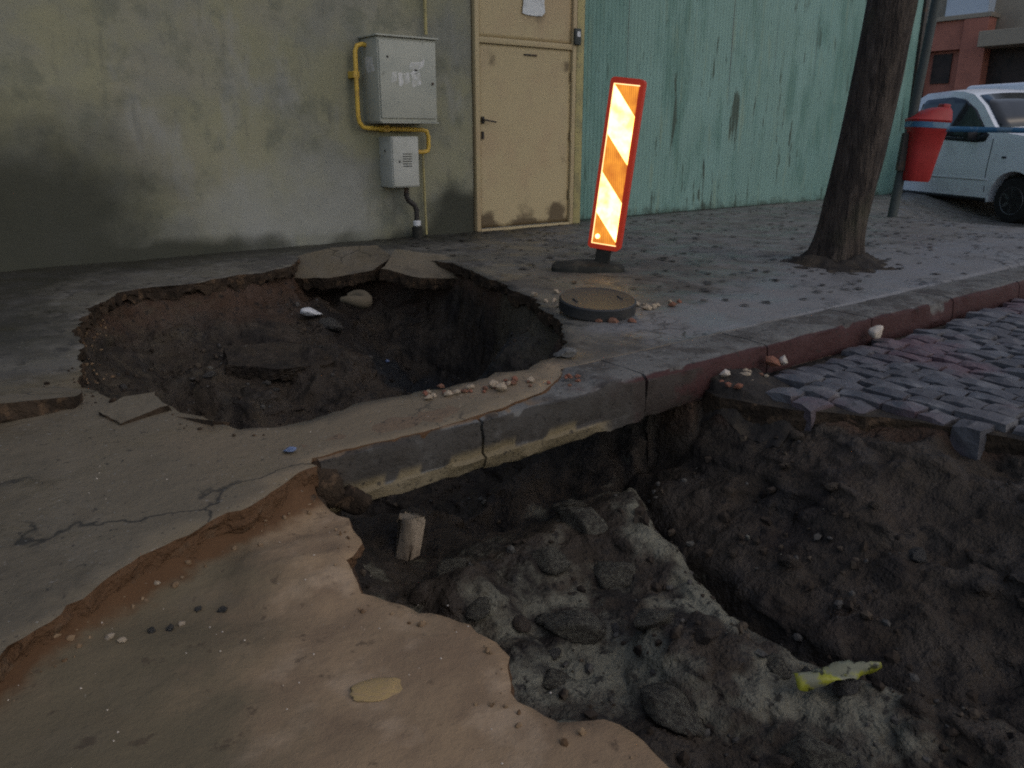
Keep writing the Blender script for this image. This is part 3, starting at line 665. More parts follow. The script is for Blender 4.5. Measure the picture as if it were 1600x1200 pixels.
def leafg(A, B):
    q = lambda cx, cz, r: np.exp(-(((A - cx) ** 2 + (B - cz) ** 2) / r ** 2))
    return .95 * q(.15, .10, .12) + .95 * q(1.17, .14, .15) + .6 * q(.7, .07, .22) + .55 * q(1.27, 1.75, .10) + .45 * q(.22, 1.78, .12) + .5 * q(1.27, .75, .09) + .5 * sstep(.12, .02, B) + .1
leaf = panel('door_leaf', lx0, lx1, .03, 1.918, door, leafg)
h = MB(); h.box((.085, -.02, 1.13), (.115, .012, 1.20), .004); h.tube([(.10, -.02, 1.165), (.10, -.055, 1.165), (.12, -.06, 1.162), (.235, -.058, 1.145)], .009, 8)
h.build('handle', 'dark_metal', leaf, 'auto')
MB().box((.088, -.012, .97), (.112, .012, 1.05), .004).build('keyhole_plate', 'dark_metal', leaf)
MB().box((.66, -.006, 1.835), (.84, .014, 1.850), .002).build('letter_slot', 'dark_metal', leaf)
for zz in (.35, 1.0, 1.65): MB().tube([(lx1 + .004, -.018, zz - .05), (lx1 + .004, -.018, zz + .05)], .011, 10).build('hinge', 'door_paint', door, 'auto')
panel('fixed_panel', lx0, lx1, 1.99, 3.236, door, lambda A, B: .55 * np.exp(-(((A - .85) ** 2 + (B - 2.28) ** 2) / .2 ** 2)) + .1)
for o in door.children_recursive:
    if o.type == 'MESH' and 'grime' not in o.data.attributes: set_attr(o, 'grime', [.3] * len(o.data.vertices))
poly = [(0, 0), (.05, -.012), (.16, -.016), (.27, -.01), (.315, .03), (.30, .12), (.31, .30), (.02, .31), (.015, .12)]
pn = MB().prism([(a, b) for a, b in poly], 'y', 0, .002).build('paper_notice', 'paper', None, False, (5.74, WY - .006, 2.25))
tag(pn, 'torn white paper notice stuck on the panel above the cream door', 'notice')

# ------------------------------------------------------------------ green sheet fence
post = MB(); post.box((6.514, WY - .02, 0), (6.625, WY + .10, 3.25), .008)
po = post.build('gate_post', 'yellow_post', None, 'auto'); tag(po, 'narrow dull yellow steel post between the door and the green fence', 'post')
ic = empty('bell_box', (6.50, WY - .055, 2.0)); tag(ic, 'small grey bell box with white button high beside the door', 'bell box')
MB().box((-.045, 0, -.02), (.045, .035, .15), .006).build('housing', 'pole_grey', ic, 'auto')
MB().box((-.022, -.008, .06), (.026, .002, .118), .004).build('push_plate', 'white_plastic', ic)
fence = empty('sheet_fence', (6.63, 7.58, -.02)); tag(fence, 'tall green corrugated metal fence with peeling paint, right of the door', 'fence')
SW = 1.01; pitch_ = .0632
prof = []
xx = 0
while xx < SW - 1e-6:
    prof += [(xx, 0), (xx + pitch_ * .30, 0), (xx + pitch_ * .50, -.006), (xx + pitch_ * .80, -.006)]; xx += pitch_
prof.append((SW, 0))
zs = np.linspace(0, 3.3, 34); n_ = len(prof)
vs_ = [(p[0], p[1] + .004 * math.sin(z * 2.1 + p[0] * 3), z) for z in zs for p in prof]
fs = [[i * n_ + j, i * n_ + j + 1, (i + 1) * n_ + j + 1, (i + 1) * n_ + j] for i in range(len(zs) - 1) for j in range(n_ - 1)]
sheet0 = mesh('sheet', vs_, fs, 'green_sheet', fence)
set_attr(sheet0, 'grime', [.55 * max(0, 1 - v[2] / .28) + .15 * max(0, 1 - v[2] / .9) for v in vs_])
md = sheet0.modifiers.new('thickness', 'SOLIDIFY'); md.thickness = .002
for k in range(1, 8):
    o = sheet0.copy(); COL.objects.link(o); o.parent = fence; o.location = (k * SW - .001 * k, -.003 * (k % 2), random.uniform(-.015, .015)); o.rotation_euler = (0, 0, random.uniform(-.004, .004))
for zz in (.5, 1.7, 2.9): MB().box((0, .012, zz), (8.07, .05, zz + .05)).build('rail', 'dark_metal', fence)
for k in range(5): MB().box((.05 + k * 1.98, .052, -.1), (.12 + k * 1.98, .12, 3.28)).build('fence_post', 'dark_metal', fence)
MB().box((8.078, -.05, -.2), (8.17, .06, 3.34), .006).build('end_post', 'dark_metal', fence)

# ------------------------------------------------------------------ wall cabinets and pipes
cab = empty('gas_cabinet', (3.82, WY, 1.13)); tag(cab, 'large pale grey metal gas cabinet with smeared white paint, hung high on the wall', 'cabinet')
MB().box((.0, -.30, .0), (.66, .03, .78), .008).build('body', 'cabinet_paint', cab, 'auto')
cd_ = MB().box((.012, -.318, .035), (.648, -.302, .755), .006).build('cabinet_door', 'cabinet_paint', cab, 'auto')
MB().lathe([(.012, -.012), (.012, 0)], 12, 'y').build('lock', 'dark_metal', cd_, 'auto', (.60, -.318, .37))
MB().lathe([(.010, -.006), (.012, 0)], 12, 'y').build('rivet', 'dark_metal', cd_, 'auto', (.10, -.318, .60))
MB().box((-.02, -.33, .783), (.68, .03, .80), .004).build('rain_lip', 'cabinet_paint', cab, 'auto')
MB().box((.01, -.332, -.012), (.66, .0, -.001), .003).build('bottom_lip', 'cabinet_paint', cab)
strokes = [[(.33, .50), (.36, .56), (.47, .57), (.52, .60), (.50, .53), (.42, .48)], [(.12, .36), (.15, .46), (.20, .47), (.19, .38)], [(.22, .34), (.21, .46), (.26, .46), (.27, .37), (.24, .33)],
           [(.29, .35), (.27, .45), (.33, .47), (.34, .38)], [(.37, .33), (.36, .45), (.46, .47), (.47, .36), (.42, .34)], [(.34, .45), (.40, .50), (.45, .49), (.42, .455)]]
for s_ in strokes: MB().prism(s_, 'y', -.3195, -.3182).build('paint_smear', 'white_smear', cd_)
MB().prism([(-.24, .47), (-.20, .60), (-.07, .61), (-.05, .52), (-.12, .46)], 'x', -.0012, 0).build('paint_smear', 'white_smear', cab)
mt_ = empty('meter_box', (3.97, WY, .52)); tag(mt_, 'small off-white meter box with slotted door below the gas cabinet', 'meter box')
MB().box((0, -.22, 0), (.33, .03, .50), .008).build('body', 'meter_paint', mt_, 'auto')
md_ = MB().box((.01, -.234, .012), (.32, -.222, .488), .005).build('box_door', 'meter_paint', mt_, 'auto')
for k in range(6): MB().box((.125, -.2355, .205 + k * .024), (.235, -.2338, .213 + k * .024)).build('vent_slot', 'black_trim', md_)
MB().lathe([(.011, -.004), (.011, 0)], 10, 'y').build('lock', 'black_trim', md_, False, (.085, -.234, .255))
MB().lathe([(.012, -.003), (.012, 0)], 10, 'y').build('side_knob', 'black_trim', mt_, False, (-.004, -.10, .36), (0, 0, R(-90)))
gp = MB(); Yp = WY - .085
gp.tube([(3.84, Yp, 1.81), (3.78, Yp, 1.815), (3.73, Yp, 1.80), (3.71, Yp, 1.75), (3.705, Yp, 1.2), (3.715, Yp, 1.13), (3.75, Yp, 1.085), (3.80, Yp, 1.075), (4.40, Yp, 1.062), (4.455, Yp, 1.05), (4.475, Yp, 1.0), (4.475, Yp, .90), (4.465, Yp, .86), (4.42, Yp, .85), (4.28, Yp, .85)], .021, 14)
gpo = empty('gas_pipe', (0, 0, 0)); tag(gpo, 'thin yellow gas pipe bent round the large cabinet down to the meter box', 'pipe')
gp.build('tube', 'gas_yellow', gpo, 'auto')
for (x_, z_) in ((3.705, 1.55), (4.0, 1.071)):
    MB().box((x_ - .03, WY - .10, z_ - .03), (x_ + .03, WY + .02, z_ + .03), .004).build('clamp', 'gas_yellow', gpo)
up = MB().tube([(4.51, WY - .04, 1.95), (4.51, WY - .04, 3.4)], .016, 10).build('riser_pipe', 'yellow_post', None, 'auto'); tag(up, 'thin faded yellow riser pipe above the large cabinet', 'pipe')
rp = empty('meter_conduit', (0, 0, 0)); tag(rp, 'dark conduit running from the meter box into the broken ground', 'conduit')
MB().tube([(4.19, WY - .10, .51), (4.19, WY - .10, .42), (4.21, WY - .10, .38), (4.28, WY - .10, .33), (4.30, WY - .10, .28), (4.30, WY - .10, .16)], .026, 12).build('tube', 'dark_metal', rp, 'auto')
MB().lathe([(.03, 0), (.04, .01), (.04, .05), (.028, .06)], 16).build('coupling', 'white_plastic', rp, 'auto', (4.30, WY - .10, .12))
MB().lathe([(.055, -.25), (.055, .0), (.04, .01)], 16).build('sleeve', 'black_rubber', rp, 'auto', (4.30, WY - .10, .11))
gw = MB().tube([(4.44, WY - .03, .84), (4.445, WY - .03, .4), (4.45, WY - .035, .02)], .012, 8).build('earth_wire', 'yellow_post', None, 'auto'); tag(gw, 'thin drab wire running down the wall beside the meter box', 'wire')

# ------------------------------------------------------------------ striped beacon
bc = empty('warning_beacon', (4.36, 4.52, 0.0)); tag(bc, 'glowing red and white striped warning beacon tilted on a black rubber foot', 'beacon')
ft = MB(); pf = [(.27, 0), (.27, .035), (.25, .055), (.12, .075), (.10, .08)]
f_ = MB(); ring = []
for (r_, z_) in pf:
    ring.append([((r_ * 1.05) * (abs(math.cos(a)) ** .55) * (1 if math.cos(a) > 0 else -1), (r_ * .62) * (abs(math.sin(a)) ** .55) * (1 if math.sin(a) > 0 else -1), z_) for a in [2 * math.pi * k / 32 for k in range(32)]])
vs_ = [p for r_ in ring for p in r_]; fs = [[i * 32 + k, i * 32 + (k + 1) % 32, (i + 1) * 32 + (k + 1) % 32, (i + 1) * 32 + k] for i in range(4) for k in range(32)] + [list(range(32))[::-1], [128 + k for k in range(32)]]
f_.add(vs_, fs); fto = f_.build('foot', 'black_rubber', bc, 'auto', (-.07, .08, -.005), (0, 0, R(-40)))
# upright, leaning; local frame: u right, n towards the viewer, t along the panel
face_dir = Vector((-.90, -.58, 0)).normalized(); u_ = Vector((-face_dir.y, face_dir.x, 0)); 
if u_.dot(Vector((1, -1, 0))) < 0: u_ = -u_
tvec = (Vector((0, 0, 1)) + u_ * .115 ).normalized(); u2 = (u_ - tvec * u_.dot(tvec)).normalized(); n2 = u2.cross(tvec).normalized()
if n2.dot(face_dir) < 0: n2 = -n2
Mx = Matrix((u2, -n2, tvec)).transposed().to_4x4()
brd = empty('tmp', (0, 0, 0)); bpy.data.objects.remove(brd)
def beacon_part(mb, name, m, parent=bc, smooth=False):
    o = mb.build(name, m, parent, smooth); o.data.transform(Matrix.Translation((-.03, -.03, .05)) @ Mx); return o
PW, PH = .124, 1.24; Z0 = .12
def rrect(w2, z0, z1, r_):
    out = []
    for (cx, cz, a0) in ((w2 - r_, z0 + r_, -90), (w2 - r_, z1 - r_, 0), (-w2 + r_, z1 - r_, 90), (-w2 + r_, z0 + r_, 180)):
        for k in range(5):
            a = R(a0 + 22.5 * k); out.append((cx + r_ * math.cos(a), cz + r_ * math.sin(a)))
    return out
hs = MB().prism(rrect(PW, Z0, Z0 + PH, .03), 'y', -.02, .075)
beacon_part(hs, 'panel_housing', 'beacon_red', bc, 'auto')
beacon_part(MB().box((-.055, -.01, -.06), (.055, .045, Z0 + .01), .006), 'stem', 'black_rubber')
fw, z0, z1 = .090, Z0 + .045, Z0 + PH - .05
FH = z1 - z0
vrange = [(-9, 0.0, 0), (0.0, .30, 1), (.30, .54, 0), (.54, .80, 1), (.80, 9, 0)]
def clip(poly, f):
    out = []
    for i in range(len(poly)):
        p, q = poly[i], poly[(i + 1) % len(poly)]; a, b = f(p), f(q)
        if a >= 0: out.append(p)
        if a * b < 0:
            t = a / (a - b); out.append((p[0] + (q[0] - p[0]) * t, p[1] + (q[1] - p[1]) * t))
    return out
for (a, b, wht) in vrange:
    # u in 0..1 across, v in 0..1 down; s = v - .18 u
    pl = [(0, 0), (1, 0), (1, 1), (0, 1)]
    pl = clip(pl, lambda p: p[1] - .18 * p[0] - a); pl = clip(pl, lambda p: b - (p[1] - .18 * p[0])) if pl else pl
    if len(pl) < 3: continue
    P = [(-fw + 2 * fw * p[0], z1 - FH * p[1]) for p in pl]
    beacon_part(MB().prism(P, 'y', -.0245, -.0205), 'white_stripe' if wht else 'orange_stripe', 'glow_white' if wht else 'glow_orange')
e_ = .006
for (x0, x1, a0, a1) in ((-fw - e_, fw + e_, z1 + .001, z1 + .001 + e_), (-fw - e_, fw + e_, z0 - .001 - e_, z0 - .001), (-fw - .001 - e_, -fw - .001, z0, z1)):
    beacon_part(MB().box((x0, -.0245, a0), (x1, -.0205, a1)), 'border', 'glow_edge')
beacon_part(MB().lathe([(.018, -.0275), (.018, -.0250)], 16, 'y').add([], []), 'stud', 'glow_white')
st_ = [c for c in bc.children if c.name.startswith('stud')][0]
st_.location = Mx.to_3x3() @ Vector((-fw + .035, 0, z0 + .05))

# ------------------------------------------------------------------ manhole cover and rubble
mc = empty('manhole_cover', (3.20, 3.34, .075), Vector((-.04, -.11, 1)).to_track_quat('Z', 'Y').to_euler())
tag(mc, 'dark round manhole cover lying on rubble beside the pavement hole', 'manhole cover')
MB().lathe([(.205, -.05), (.225, -.04), (.225, .018), (.215, .026), (.20, .022), (.02, .022)], 40).build('disc', 'cast_iron', mc, 'auto')
for sg in (-1, 1): MB().box((-.03, -.008, .021), (.03, .008, .028), .003).build('lifting_bar', 'cast_iron', mc, False, (sg * .14, 0, 0), (0, 0, R(90)))

def zs1(x_, y_): return float(z_side(np.array([x_]), np.array([y_]))[0])
def zr1(x_, y_): return float(z_road(np.array([x_]), np.array([y_]))[0])
def zo1(x_, y_): return float(z_soil(np.array([x_]), np.array([y_]))[0][0])
rr = random.Random(5)
for k in range(34):
    t = rr.random(); x_ = 1.60 + .46 * t + rr.gauss(0, .02); y_ = 2.645 - .11 * t + rr.gauss(0, .032); s_ = rr.uniform(.010, .024) * (1.7 if k % 6 == 0 else 1)
    o = rock('brick_fragment', 'brick' if k % 3 else 'stone_pale', (x_, y_, zs1(x_, y_) + s_ * .45), s_, k, None, None, 1)
    if k % 3: tag(o, 'small broken red brick fragment in the heap on the strip between the holes', 'brick fragment', 'brick fragments on the strip between the holes')
    else: o.name = 'stone_chip'; tag(o, 'small pale stone chip in the heap on the strip between the holes', 'stone chip', 'stone chips on the strip between the holes')
for k in range(7):
    x_, y_ = 2.12 + rr.uniform(-.05, .13), 2.42 + rr.uniform(-.06, .08); s_ = rr.uniform(.010, .026)
    tag(rock('brick_fragment', 'brick', (x_, y_, .004 + s_ * .5), s_, k + 2, None, None, 1), 'small red brick fragment on the kerb top right of the kerb joint', 'brick fragment', 'brick fragments on the kerb top')
for k in range(16):
    x_, y_ = 3.16 + rr.gauss(0, .10), 3.82 + rr.gauss(0, .12); 
    if sdist(np.array([x_]), np.array([y_]), PIT1)[0] > -.05: x_ += .22
    s_ = rr.uniform(.018, .042)
    tag(rock('stone_chip', 'stone_pale', (x_, y_, zs1(x_, y_) + s_ * .4), s_, k, None, None, 1), 'pale stone chip scattered between the pavement hole and the manhole cover', 'stone chip', 'stone chips left of the manhole cover')
for k in range(14):
    x_, y_ = 3.66 + rr.gauss(0, .14), 3.30 + rr.gauss(0, .08); s_ = rr.uniform(.015, .045)
    tag(rock('rubble_lump', 'stone_pale' if k % 3 else 'brick', (x_, y_, zs1(x_, y_) + s_ * .35), s_, k + 1, None, None, 1), 'small rubble lump scattered on the pavement right of the manhole cover', 'rubble', 'rubble right of the manhole cover')
for (x_, y_, s_) in ((3.12, 3.12, .05), (3.2, 3.06, .045), (3.06, 3.18, .035)):
    tag(rock('brick_piece', 'brick', (x_, y_, .015), (s_, s_ * .7, s_ * .6), 3, None, None, 1), 'red brick piece wedged under the front of the manhole cover', 'brick', 'brick pieces under the manhole cover')
tag(rock('grey_stone', 'kerb_concrete', (2.42, 2.74, .025), (.065, .05, .035), 2), 'flat grey stone on the front lip of the pavement hole', 'stone')
set_attr(bpy.data.objects['grey_stone'], 'mud', [.2] * len(bpy.data.objects['grey_stone'].data.vertices))
tag(rock('white_stone', 'stone_white', (4.33, 2.235, -.055), (.058, .05, .05), 1, (0, 0, .4), None, 3), 'rounded whitish stone on the cobbles against the kerb', 'stone')
tag(rock('cream_stone', 'stone_white', (3.42, 2.22, -.07), (.045, .035, .04), 4, (0, 0, 1), None, 1), 'angular cream stone on the cobbles beside the road hole', 'stone')
tag(rock('brick_lump', 'brick', (3.36, 2.25, -.065), (.055, .05, .04), 3, None, None, 1), 'pinkish brick lump touching the kerb foot above the road hole', 'brick')
tag(rock('pinkish_stone', 'stone_white', (3.00, 2.255, -.065), (.032, .028, .026), 2, None, None, 1), 'pinkish stone at the kerb foot, leftmost above the road hole', 'stone')
tag(rock('flat_cream_stone', 'stone_pale', (3.09, 2.20, -.075), (.045, .03, .018), 3, None, None, 1), 'flat cream stone on the earth lip of the road hole below the kerb', 'stone')
for k in range(20):
    x_, y_ = 3.06 + rr.gauss(0, .12), 2.20 + rr.gauss(0, .055)
    if x_ < 2.93 or y_ > 2.28: continue
    s_ = rr.uniform(.015, .035)
    tag(rock('rubble_bit', 'stone_pale' if k % 2 else 'brick', (x_, y_, zr1(x_, y_) - .01 + s_ * .5), s_, k, None, None, 1), 'small rubble bit on the earth between kerb and road hole', 'rubble', 'rubble bits at the far corner of the road hole')
# sandy earth that covers the first cobbles
A, B = np.meshgrid(np.linspace(2.9, 3.5, 40), np.linspace(1.86, 2.30, 30)); a_, b_ = A.ravel(), B.ravel()
hz = z_road(a_, b_) - .06 + .075 * sstep(.34, .05, np.hypot((a_ - 3.08) * .8, (b_ - 2.26) * 1.1)) + fbm(a_, b_, 14, 3, 150) * .012
_d2 = sdist(a_, b_, PIT2); hz = np.where(_d2 > -.03, np.minimum(hz, z_soil(a_, b_)[0] + .004), hz)
ii = np.arange(1200).reshape(30, 40)
so = mesh('earth_patch', list(zip(a_, b_, hz)), np.stack([ii[:-1, :-1].ravel(), ii[:-1, 1:].ravel(), ii[1:, 1:].ravel(), ii[1:, :-1].ravel()], 1).tolist(), 'joint_dirt', None, True)
tag(so, kind='structure')

for k, (x_, y_, z_, a, b, c) in enumerate(((1.0, 2.34, -.11, .09, .08, .12), (1.06, 2.30, -.17, .10, .06, .07), (.93, 2.27, -.15, .06, .07, .08))):
    rock('earth_clump', 'rim_soil', (x_, y_, z_), (a, b, c), k + 1, None, road, 3)
# broken asphalt plates
def plate(name, poly, thick, loc, rot, label, cat, seed, m=('asphalt', 'rim_soil'), group=None):
    P = rough_line(poly, .03, .012, seed); n_ = len(P)
    bm = bmesh.new(); top = [bm.verts.new((p[0], p[1], 0)) for p in P]
    fc = bm.faces.new(top); r_ = bmesh.ops.extrude_face_region(bm, geom=[fc])
    vv = [g_ for g_ in r_['geom'] if isinstance(g_, bmesh.types.BMVert)]
    for v in vv: v.co.z -= thick * random.uniform(.85, 1.15); v.co.x += random.uniform(-.012, .012); v.co.y += random.uniform(-.012, .012)
    bmesh.ops.recalc_face_normals(bm, faces=bm.faces[:])
    tf = [f for f in bm.faces if len(f.verts) > 4 and f.normal.z > .5]
    bmesh.ops.triangulate(bm, faces=tf); 
    tt = [f for f in bm.faces if f.normal.z > .9]
    bmesh.ops.subdivide_edges(bm, edges=list({e for f in tt for e in f.edges if all(q.normal.z > .9 for q in e.link_faces)}), cuts=1)
    me = bpy.data.meshes.new(name); bm.normal_update()
    for f in bm.faces: f.material_index = 0 if f.normal.z > .6 else 1
    bm.to_mesh(me); bm.free()
    for q in m: me.materials.append(MATS[q])
    o = bpy.data.objects.new(name, me); COL.objects.link(o); o.location = loc; o.rotation_euler = rot
    set_attr(o, 'sand', [.3] * len(me.vertices)); set_attr(o, 'grey', [.1] * len(me.vertices)); set_attr(o, 'drab', [.6] * len(me.vertices)); set_attr(o, 'dirt', [.3] * len(me.vertices))
    return tag(o, label, cat, group)
plate('asphalt_plate', [(-.30, -.12), (-.02, -.16), (.20, -.13), (.23, .02), (.14, .14), (-.1, .17), (-.3, .14)], .07, (.27, 3.50, .045), (R(-6), R(4), R(-8)), 'lifted slab of asphalt at the left edge beside the pavement hole', 'asphalt slab', 3)
plate('asphalt_plate', [(-.11, -.09), (.08, -.10), (.12, .05), (.02, .11), (-.10, .07)], .05, (.62, 3.16, .02), (R(5), R(-7), .3), 'small cracked asphalt piece on the near left lip of the pavement hole', 'asphalt slab', 4)
plate('asphalt_plate', [(-.05, -.14), (.045, -.12), (.05, .10), (0, .15), (-.05, .08)], .05, (.80, 2.98, -.02), (R(-6), R(22), .35), 'narrow asphalt sliver tipping into the pavement hole beside the cracked piece', 'asphalt slab', 5)
plate('asphalt_plate', [(-.42, -.20), (-.1, -.28), (.25, -.24), (.42, -.05), (.30, .2), (-.1, .26), (-.4, .16)], .10, (3.02, 6.30, -.01), (R(20), R(-6), R(-30)), 'large tilted asphalt plate sagging over the back rim below the wall', 'asphalt slab', 6)
plate('asphalt_plate', [(-.34, -.2), (.0, -.26), (.30, -.18), (.36, .1), (.1, .24), (-.3, .2)], .10, (3.50, 5.72, -.02), (R(16), R(8), R(-40)), 'tilted asphalt plate at the back rim below the conduit', 'asphalt slab', 7)
plate('asphalt_plate', [(-.35, -.16), (.0, -.22), (.34, -.14), (.38, .1), (.05, .2), (-.33, .14)], .09, (1.95, 5.15, zo1(1.95, 5.15) + .07), (R(12), R(6), R(-12)), 'sunken plate lying on the floor of the pavement hole', 'asphalt slab', 8, ('soil', 'soil'))
def zeros(o, *n):
    for q in n:
        if q not in o.data.attributes: set_attr(o, q, [0.0] * len(o.data.vertices))
tag(rock('hollow_block', 'stone_dark', (2.62, 5.75, zo1(2.62, 5.75) + .06), (.12, .10, .07), 1), 'brown lump lying on the back slope of the pavement hole beside the whitish bag', 'lump')
ring_ = MB().tube([(2.55 + .12 * math.cos(a), 5.62 + .10 * math.sin(a) , -.20 + .02 * math.sin(a * 2)) for a in [R(-150 + 12 * k) for k in range(20)]], [.02 + .035 * math.sin(math.pi * k / 19) for k in range(20)], 10).build('curled_root', 'root', None, 'auto', (.22, .05, -.02))
tag(ring_, 'curled brown root end sticking out on the back slope of the pavement hole', 'root')
bag = rock('crumpled_bag', 'white_plastic', (2.52, 5.86, zo1(2.52, 5.86) + .05), (.11, .09, .045), 2, (0, .2, .5), None, 3); tag(bag, 'crumpled whitish plastic bag on the back slope of the pavement hole', 'bag')
bit = rock('plastic_scrap', 'litter_blue', (3.0, 5.55, -.02), (.03, .02, .02), 3, None, None, 1); tag(bit, 'tiny light blue plastic scrap below the back asphalt plates', 'litter')
bit.location.z = zo1(3.0, 5.55) + .02

# floor of the road hole
pb = MB().box((-.045, -.04, -.16), (.04, .045, .11), .012).build('pale_block', 'stone_pale', None, 'auto', (1.50, 2.66, zo1(1.50, 2.66) + .06), (R(6), R(9), R(30)))
for v in pb.data.vertices: v.co += Vector((random.uniform(-.012, .012), random.uniform(-.012, .012), random.uniform(-.02, .02)))
tag(pb, 'upright whitish block standing in the dark under the kerb', 'stone')
for k, (x_, y_, s_) in enumerate([(1.45, 2.2, .10), (1.75, 2.05, .09), (1.6, 1.75, .13), (1.95, 1.9, .11), (2.05, 2.15, .14), (1.4, 1.6, .09), (1.75, 1.5, .08), (1.55, 1.25, .12), (1.9, 1.15, .07), (1.7, .9, .12), (1.35, 1.95, .07), (2.2, 2.4, .10)]):
    o = rock('boulder', 'pit_stone', (x_, y_, zo1(x_, y_) + s_ * .08), (s_, s_ * .8, s_ * .55), k, None, soil_o, 3)
yb = MB(); n_ = 16
vs_ = []
for i in range(n_ + 1):
    t = i / n_
    for j in range(5):
        q = j / 4 - .5; wd = (.030 if t < .72 else .018) * (1 - .35 * abs(t - .4)); 
        vs_.append((t * .26 - .13, q * 2 * wd, .012 * math.sin(t * 9 + q * 5) + .008 * (1 - 4 * q * q) + .004 * math.sin(t * 31 + q * 9)))
fs = [[i * 5 + j, (i + 1) * 5 + j, (i + 1) * 5 + j + 1, i * 5 + j + 1] for i in range(n_) for j in range(4)]
yo = MB().add(vs_, fs).build('wrapper', 'litter_yellow', None, True, (1.95, .985, zo1(1.95, .985) + .07), (R(16), R(-6), R(-28)))
yo.modifiers.new('t', 'SOLIDIFY').thickness = .002
tag(yo, 'torn bright yellow plastic wrapper lying in the road hole', 'wrapper')
for k in range(46):
    q = random.Random(400 + k); x_, y_ = (q.uniform(1.15, 3.1), q.uniform(.3, 2.2)) if k < 30 else (q.uniform(1.0, 3.2), q.uniform(4.2, 5.7))
    s_ = q.uniform(.02, .055)
    rock('stone', ('stone_dark', 'clod_chunk')[k % 2], (x_, y_, zo1(x_, y_) + s_ * .2), (s_ * q.uniform(.8, 1.3), s_, s_ * .7), k, (q.uniform(-.6, .6), q.uniform(-.6, .6), q.uniform(0, 6)), soil_o, 2)
# crumbs and clods of broken ground lying in and around the holes
ico = bmesh.new(); bmesh.ops.create_icosphere(ico, subdivisions=1, radius=1); IV = np.array([v.co[:] for v in ico.verts]); IF = [[v.index for v in f.verts] for f in ico.faces]; ico.free()
def scatter(name, cx, cy, sz, zf, m, label, sink=.25):
    z_ = zf(cx, cy); vs_, fs = [], []; gq = np.random.default_rng(len(cx))
    for k in range(len(cx)):
        J_ = IV * (1 + gq.uniform(-.32, .32, (len(IV), 1))) * gq.uniform(.6, 1.2, (1, 3)) * sz[k]
        b_ = len(vs_); vs_ += (J_ + np.array([cx[k], cy[k], z_[k] + sz[k] * sink])).tolist(); fs += [[i + b_ for i in f] for f in IF]
    o = mesh(name, vs_, fs, m); tag(o, label, 'clods', kind='stuff'); return o
gq = np.random.default_rng(3)
cx_ = gq.uniform(.9, 3.5, 5200); cy_ = gq.uniform(-.2, 6.2, 5200)
dq = np.maximum(sdist(cx_, cy_, PIT1), sdist(cx_, cy_, PIT2)); ok = (dq > .06) & (fbm(cx_, cy_, 2.0, 3, 180) > -.15)
cx_, cy_ = cx_[ok], cy_[ok]; sz_ = .004 + .022 * gq.random(len(cx_)) ** 4
half = np.arange(len(cx_)) % 3 > 0
zsoil = lambda a, b: z_soil(a, b)[0]
scatter('loose_clods', cx_[half], cy_[half], sz_[half], zsoil, 'clod_soil', 'loose dark soil crumbs lying all over the sides and floors of both holes')
scatter('loose_stones', cx_[~half], cy_[~half], sz_[~half] * .8, zsoil, 'stone_dark', 'loose grey stone crumbs lying in both holes')
ex = np.array([p[0] for p in P1 + P2left + EDG[:120]]); ey = np.array([p[1] for p in P1 + P2left + EDG[:120]])
ex = np.concatenate([ex + gq.normal(0, .05, len(ex)) for _ in range(3)]); ey = np.concatenate([ey + gq.normal(0, .05, len(ey)) for _ in range(3)]) [:len(ex)]
okp = (sdist(ex, ey, PIT1) < -.02) & (sdist(ex, ey, EDGE_POLY) > .03) & (ey > 2.62)
scatter('edge_crumbs', ex[okp], ey[okp], .003 + .012 * gq.random(int(okp.sum())) ** 3, z_side, 'rim_soil', 'small earth and asphalt crumbs along the rim of the pavement hole')
okr = (sdist(ex, ey, PIT2) < -.02) & (sdist(ex, ey, EDGE_POLY) < -.02) & (ex < 1.0)
scatter('sand_crumbs', ex[okr], ey[okr], .002 + .010 * gq.random(int(okr.sum())) ** 3, z_road, 'sand_clod', 'small sandy crumbs along the broken edges of the road')
# litter on the sand
tag(rock('ochre_slab', 'ochre_stone', (.665, 1.32, zr1(.665, 1.32) + .001), (.080, .036, .016), 0, (0, 0, R(-22)), None, 3), 'flat ochre yellow stone half sunk in the sand in the foreground', 'stone')
o = MB().box((-.018, -.006, 0), (.018, .006, .008), .003).build('cigarette_stub', 'litter_white', None, False, (.19, 2.0, zr1(.19, 2.0) + .004), (0, 0, R(35))); tag(o, 'white cigarette stub lying on the road at the far left', 'litter')
o.location = (.185, 1.985, zr1(.185, 1.985) + .003)
v_ = rock('blue_wrapper', 'litter_blue', (.93, 2.43, zs1(.93, 2.43) + .012), (.030, .022, .014), 2, None, None, 2); tag(v_, 'crumpled dark blue wrapper on the pavement above the broken edge', 'wrapper')
for k, (x_, y_, s_) in enumerate([(.50, 1.86, .022), (.37, 1.85, .018), (.33, 1.86, .016), (.45, 1.90, .014)]):
    tag(rock('dark_clod', 'stone_dark', (x_, y_, zr1(x_, y_) + s_ * .3), s_, k, None, None, 1), 'dark wet clod lying in the rut below the broken pavement edge', 'clod', 'dark clods in the rut')
for k, (x_, y_, s_) in enumerate([(.24, 1.87, .016), (.26, 1.84, .014), (.40, 1.86, .013), (.39, 2.03, .012), (.16, 2.02, .013)]):
    tag(rock('pale_pebble', 'stone_pale', (x_, y_, zr1(x_, y_) + s_ * .35), s_, k, None, None, 1), 'pale pebble lying along the foot of the broken pavement edge', 'pebble', 'pebbles along the broken edge')
gm = MB(); q = random.Random(77)
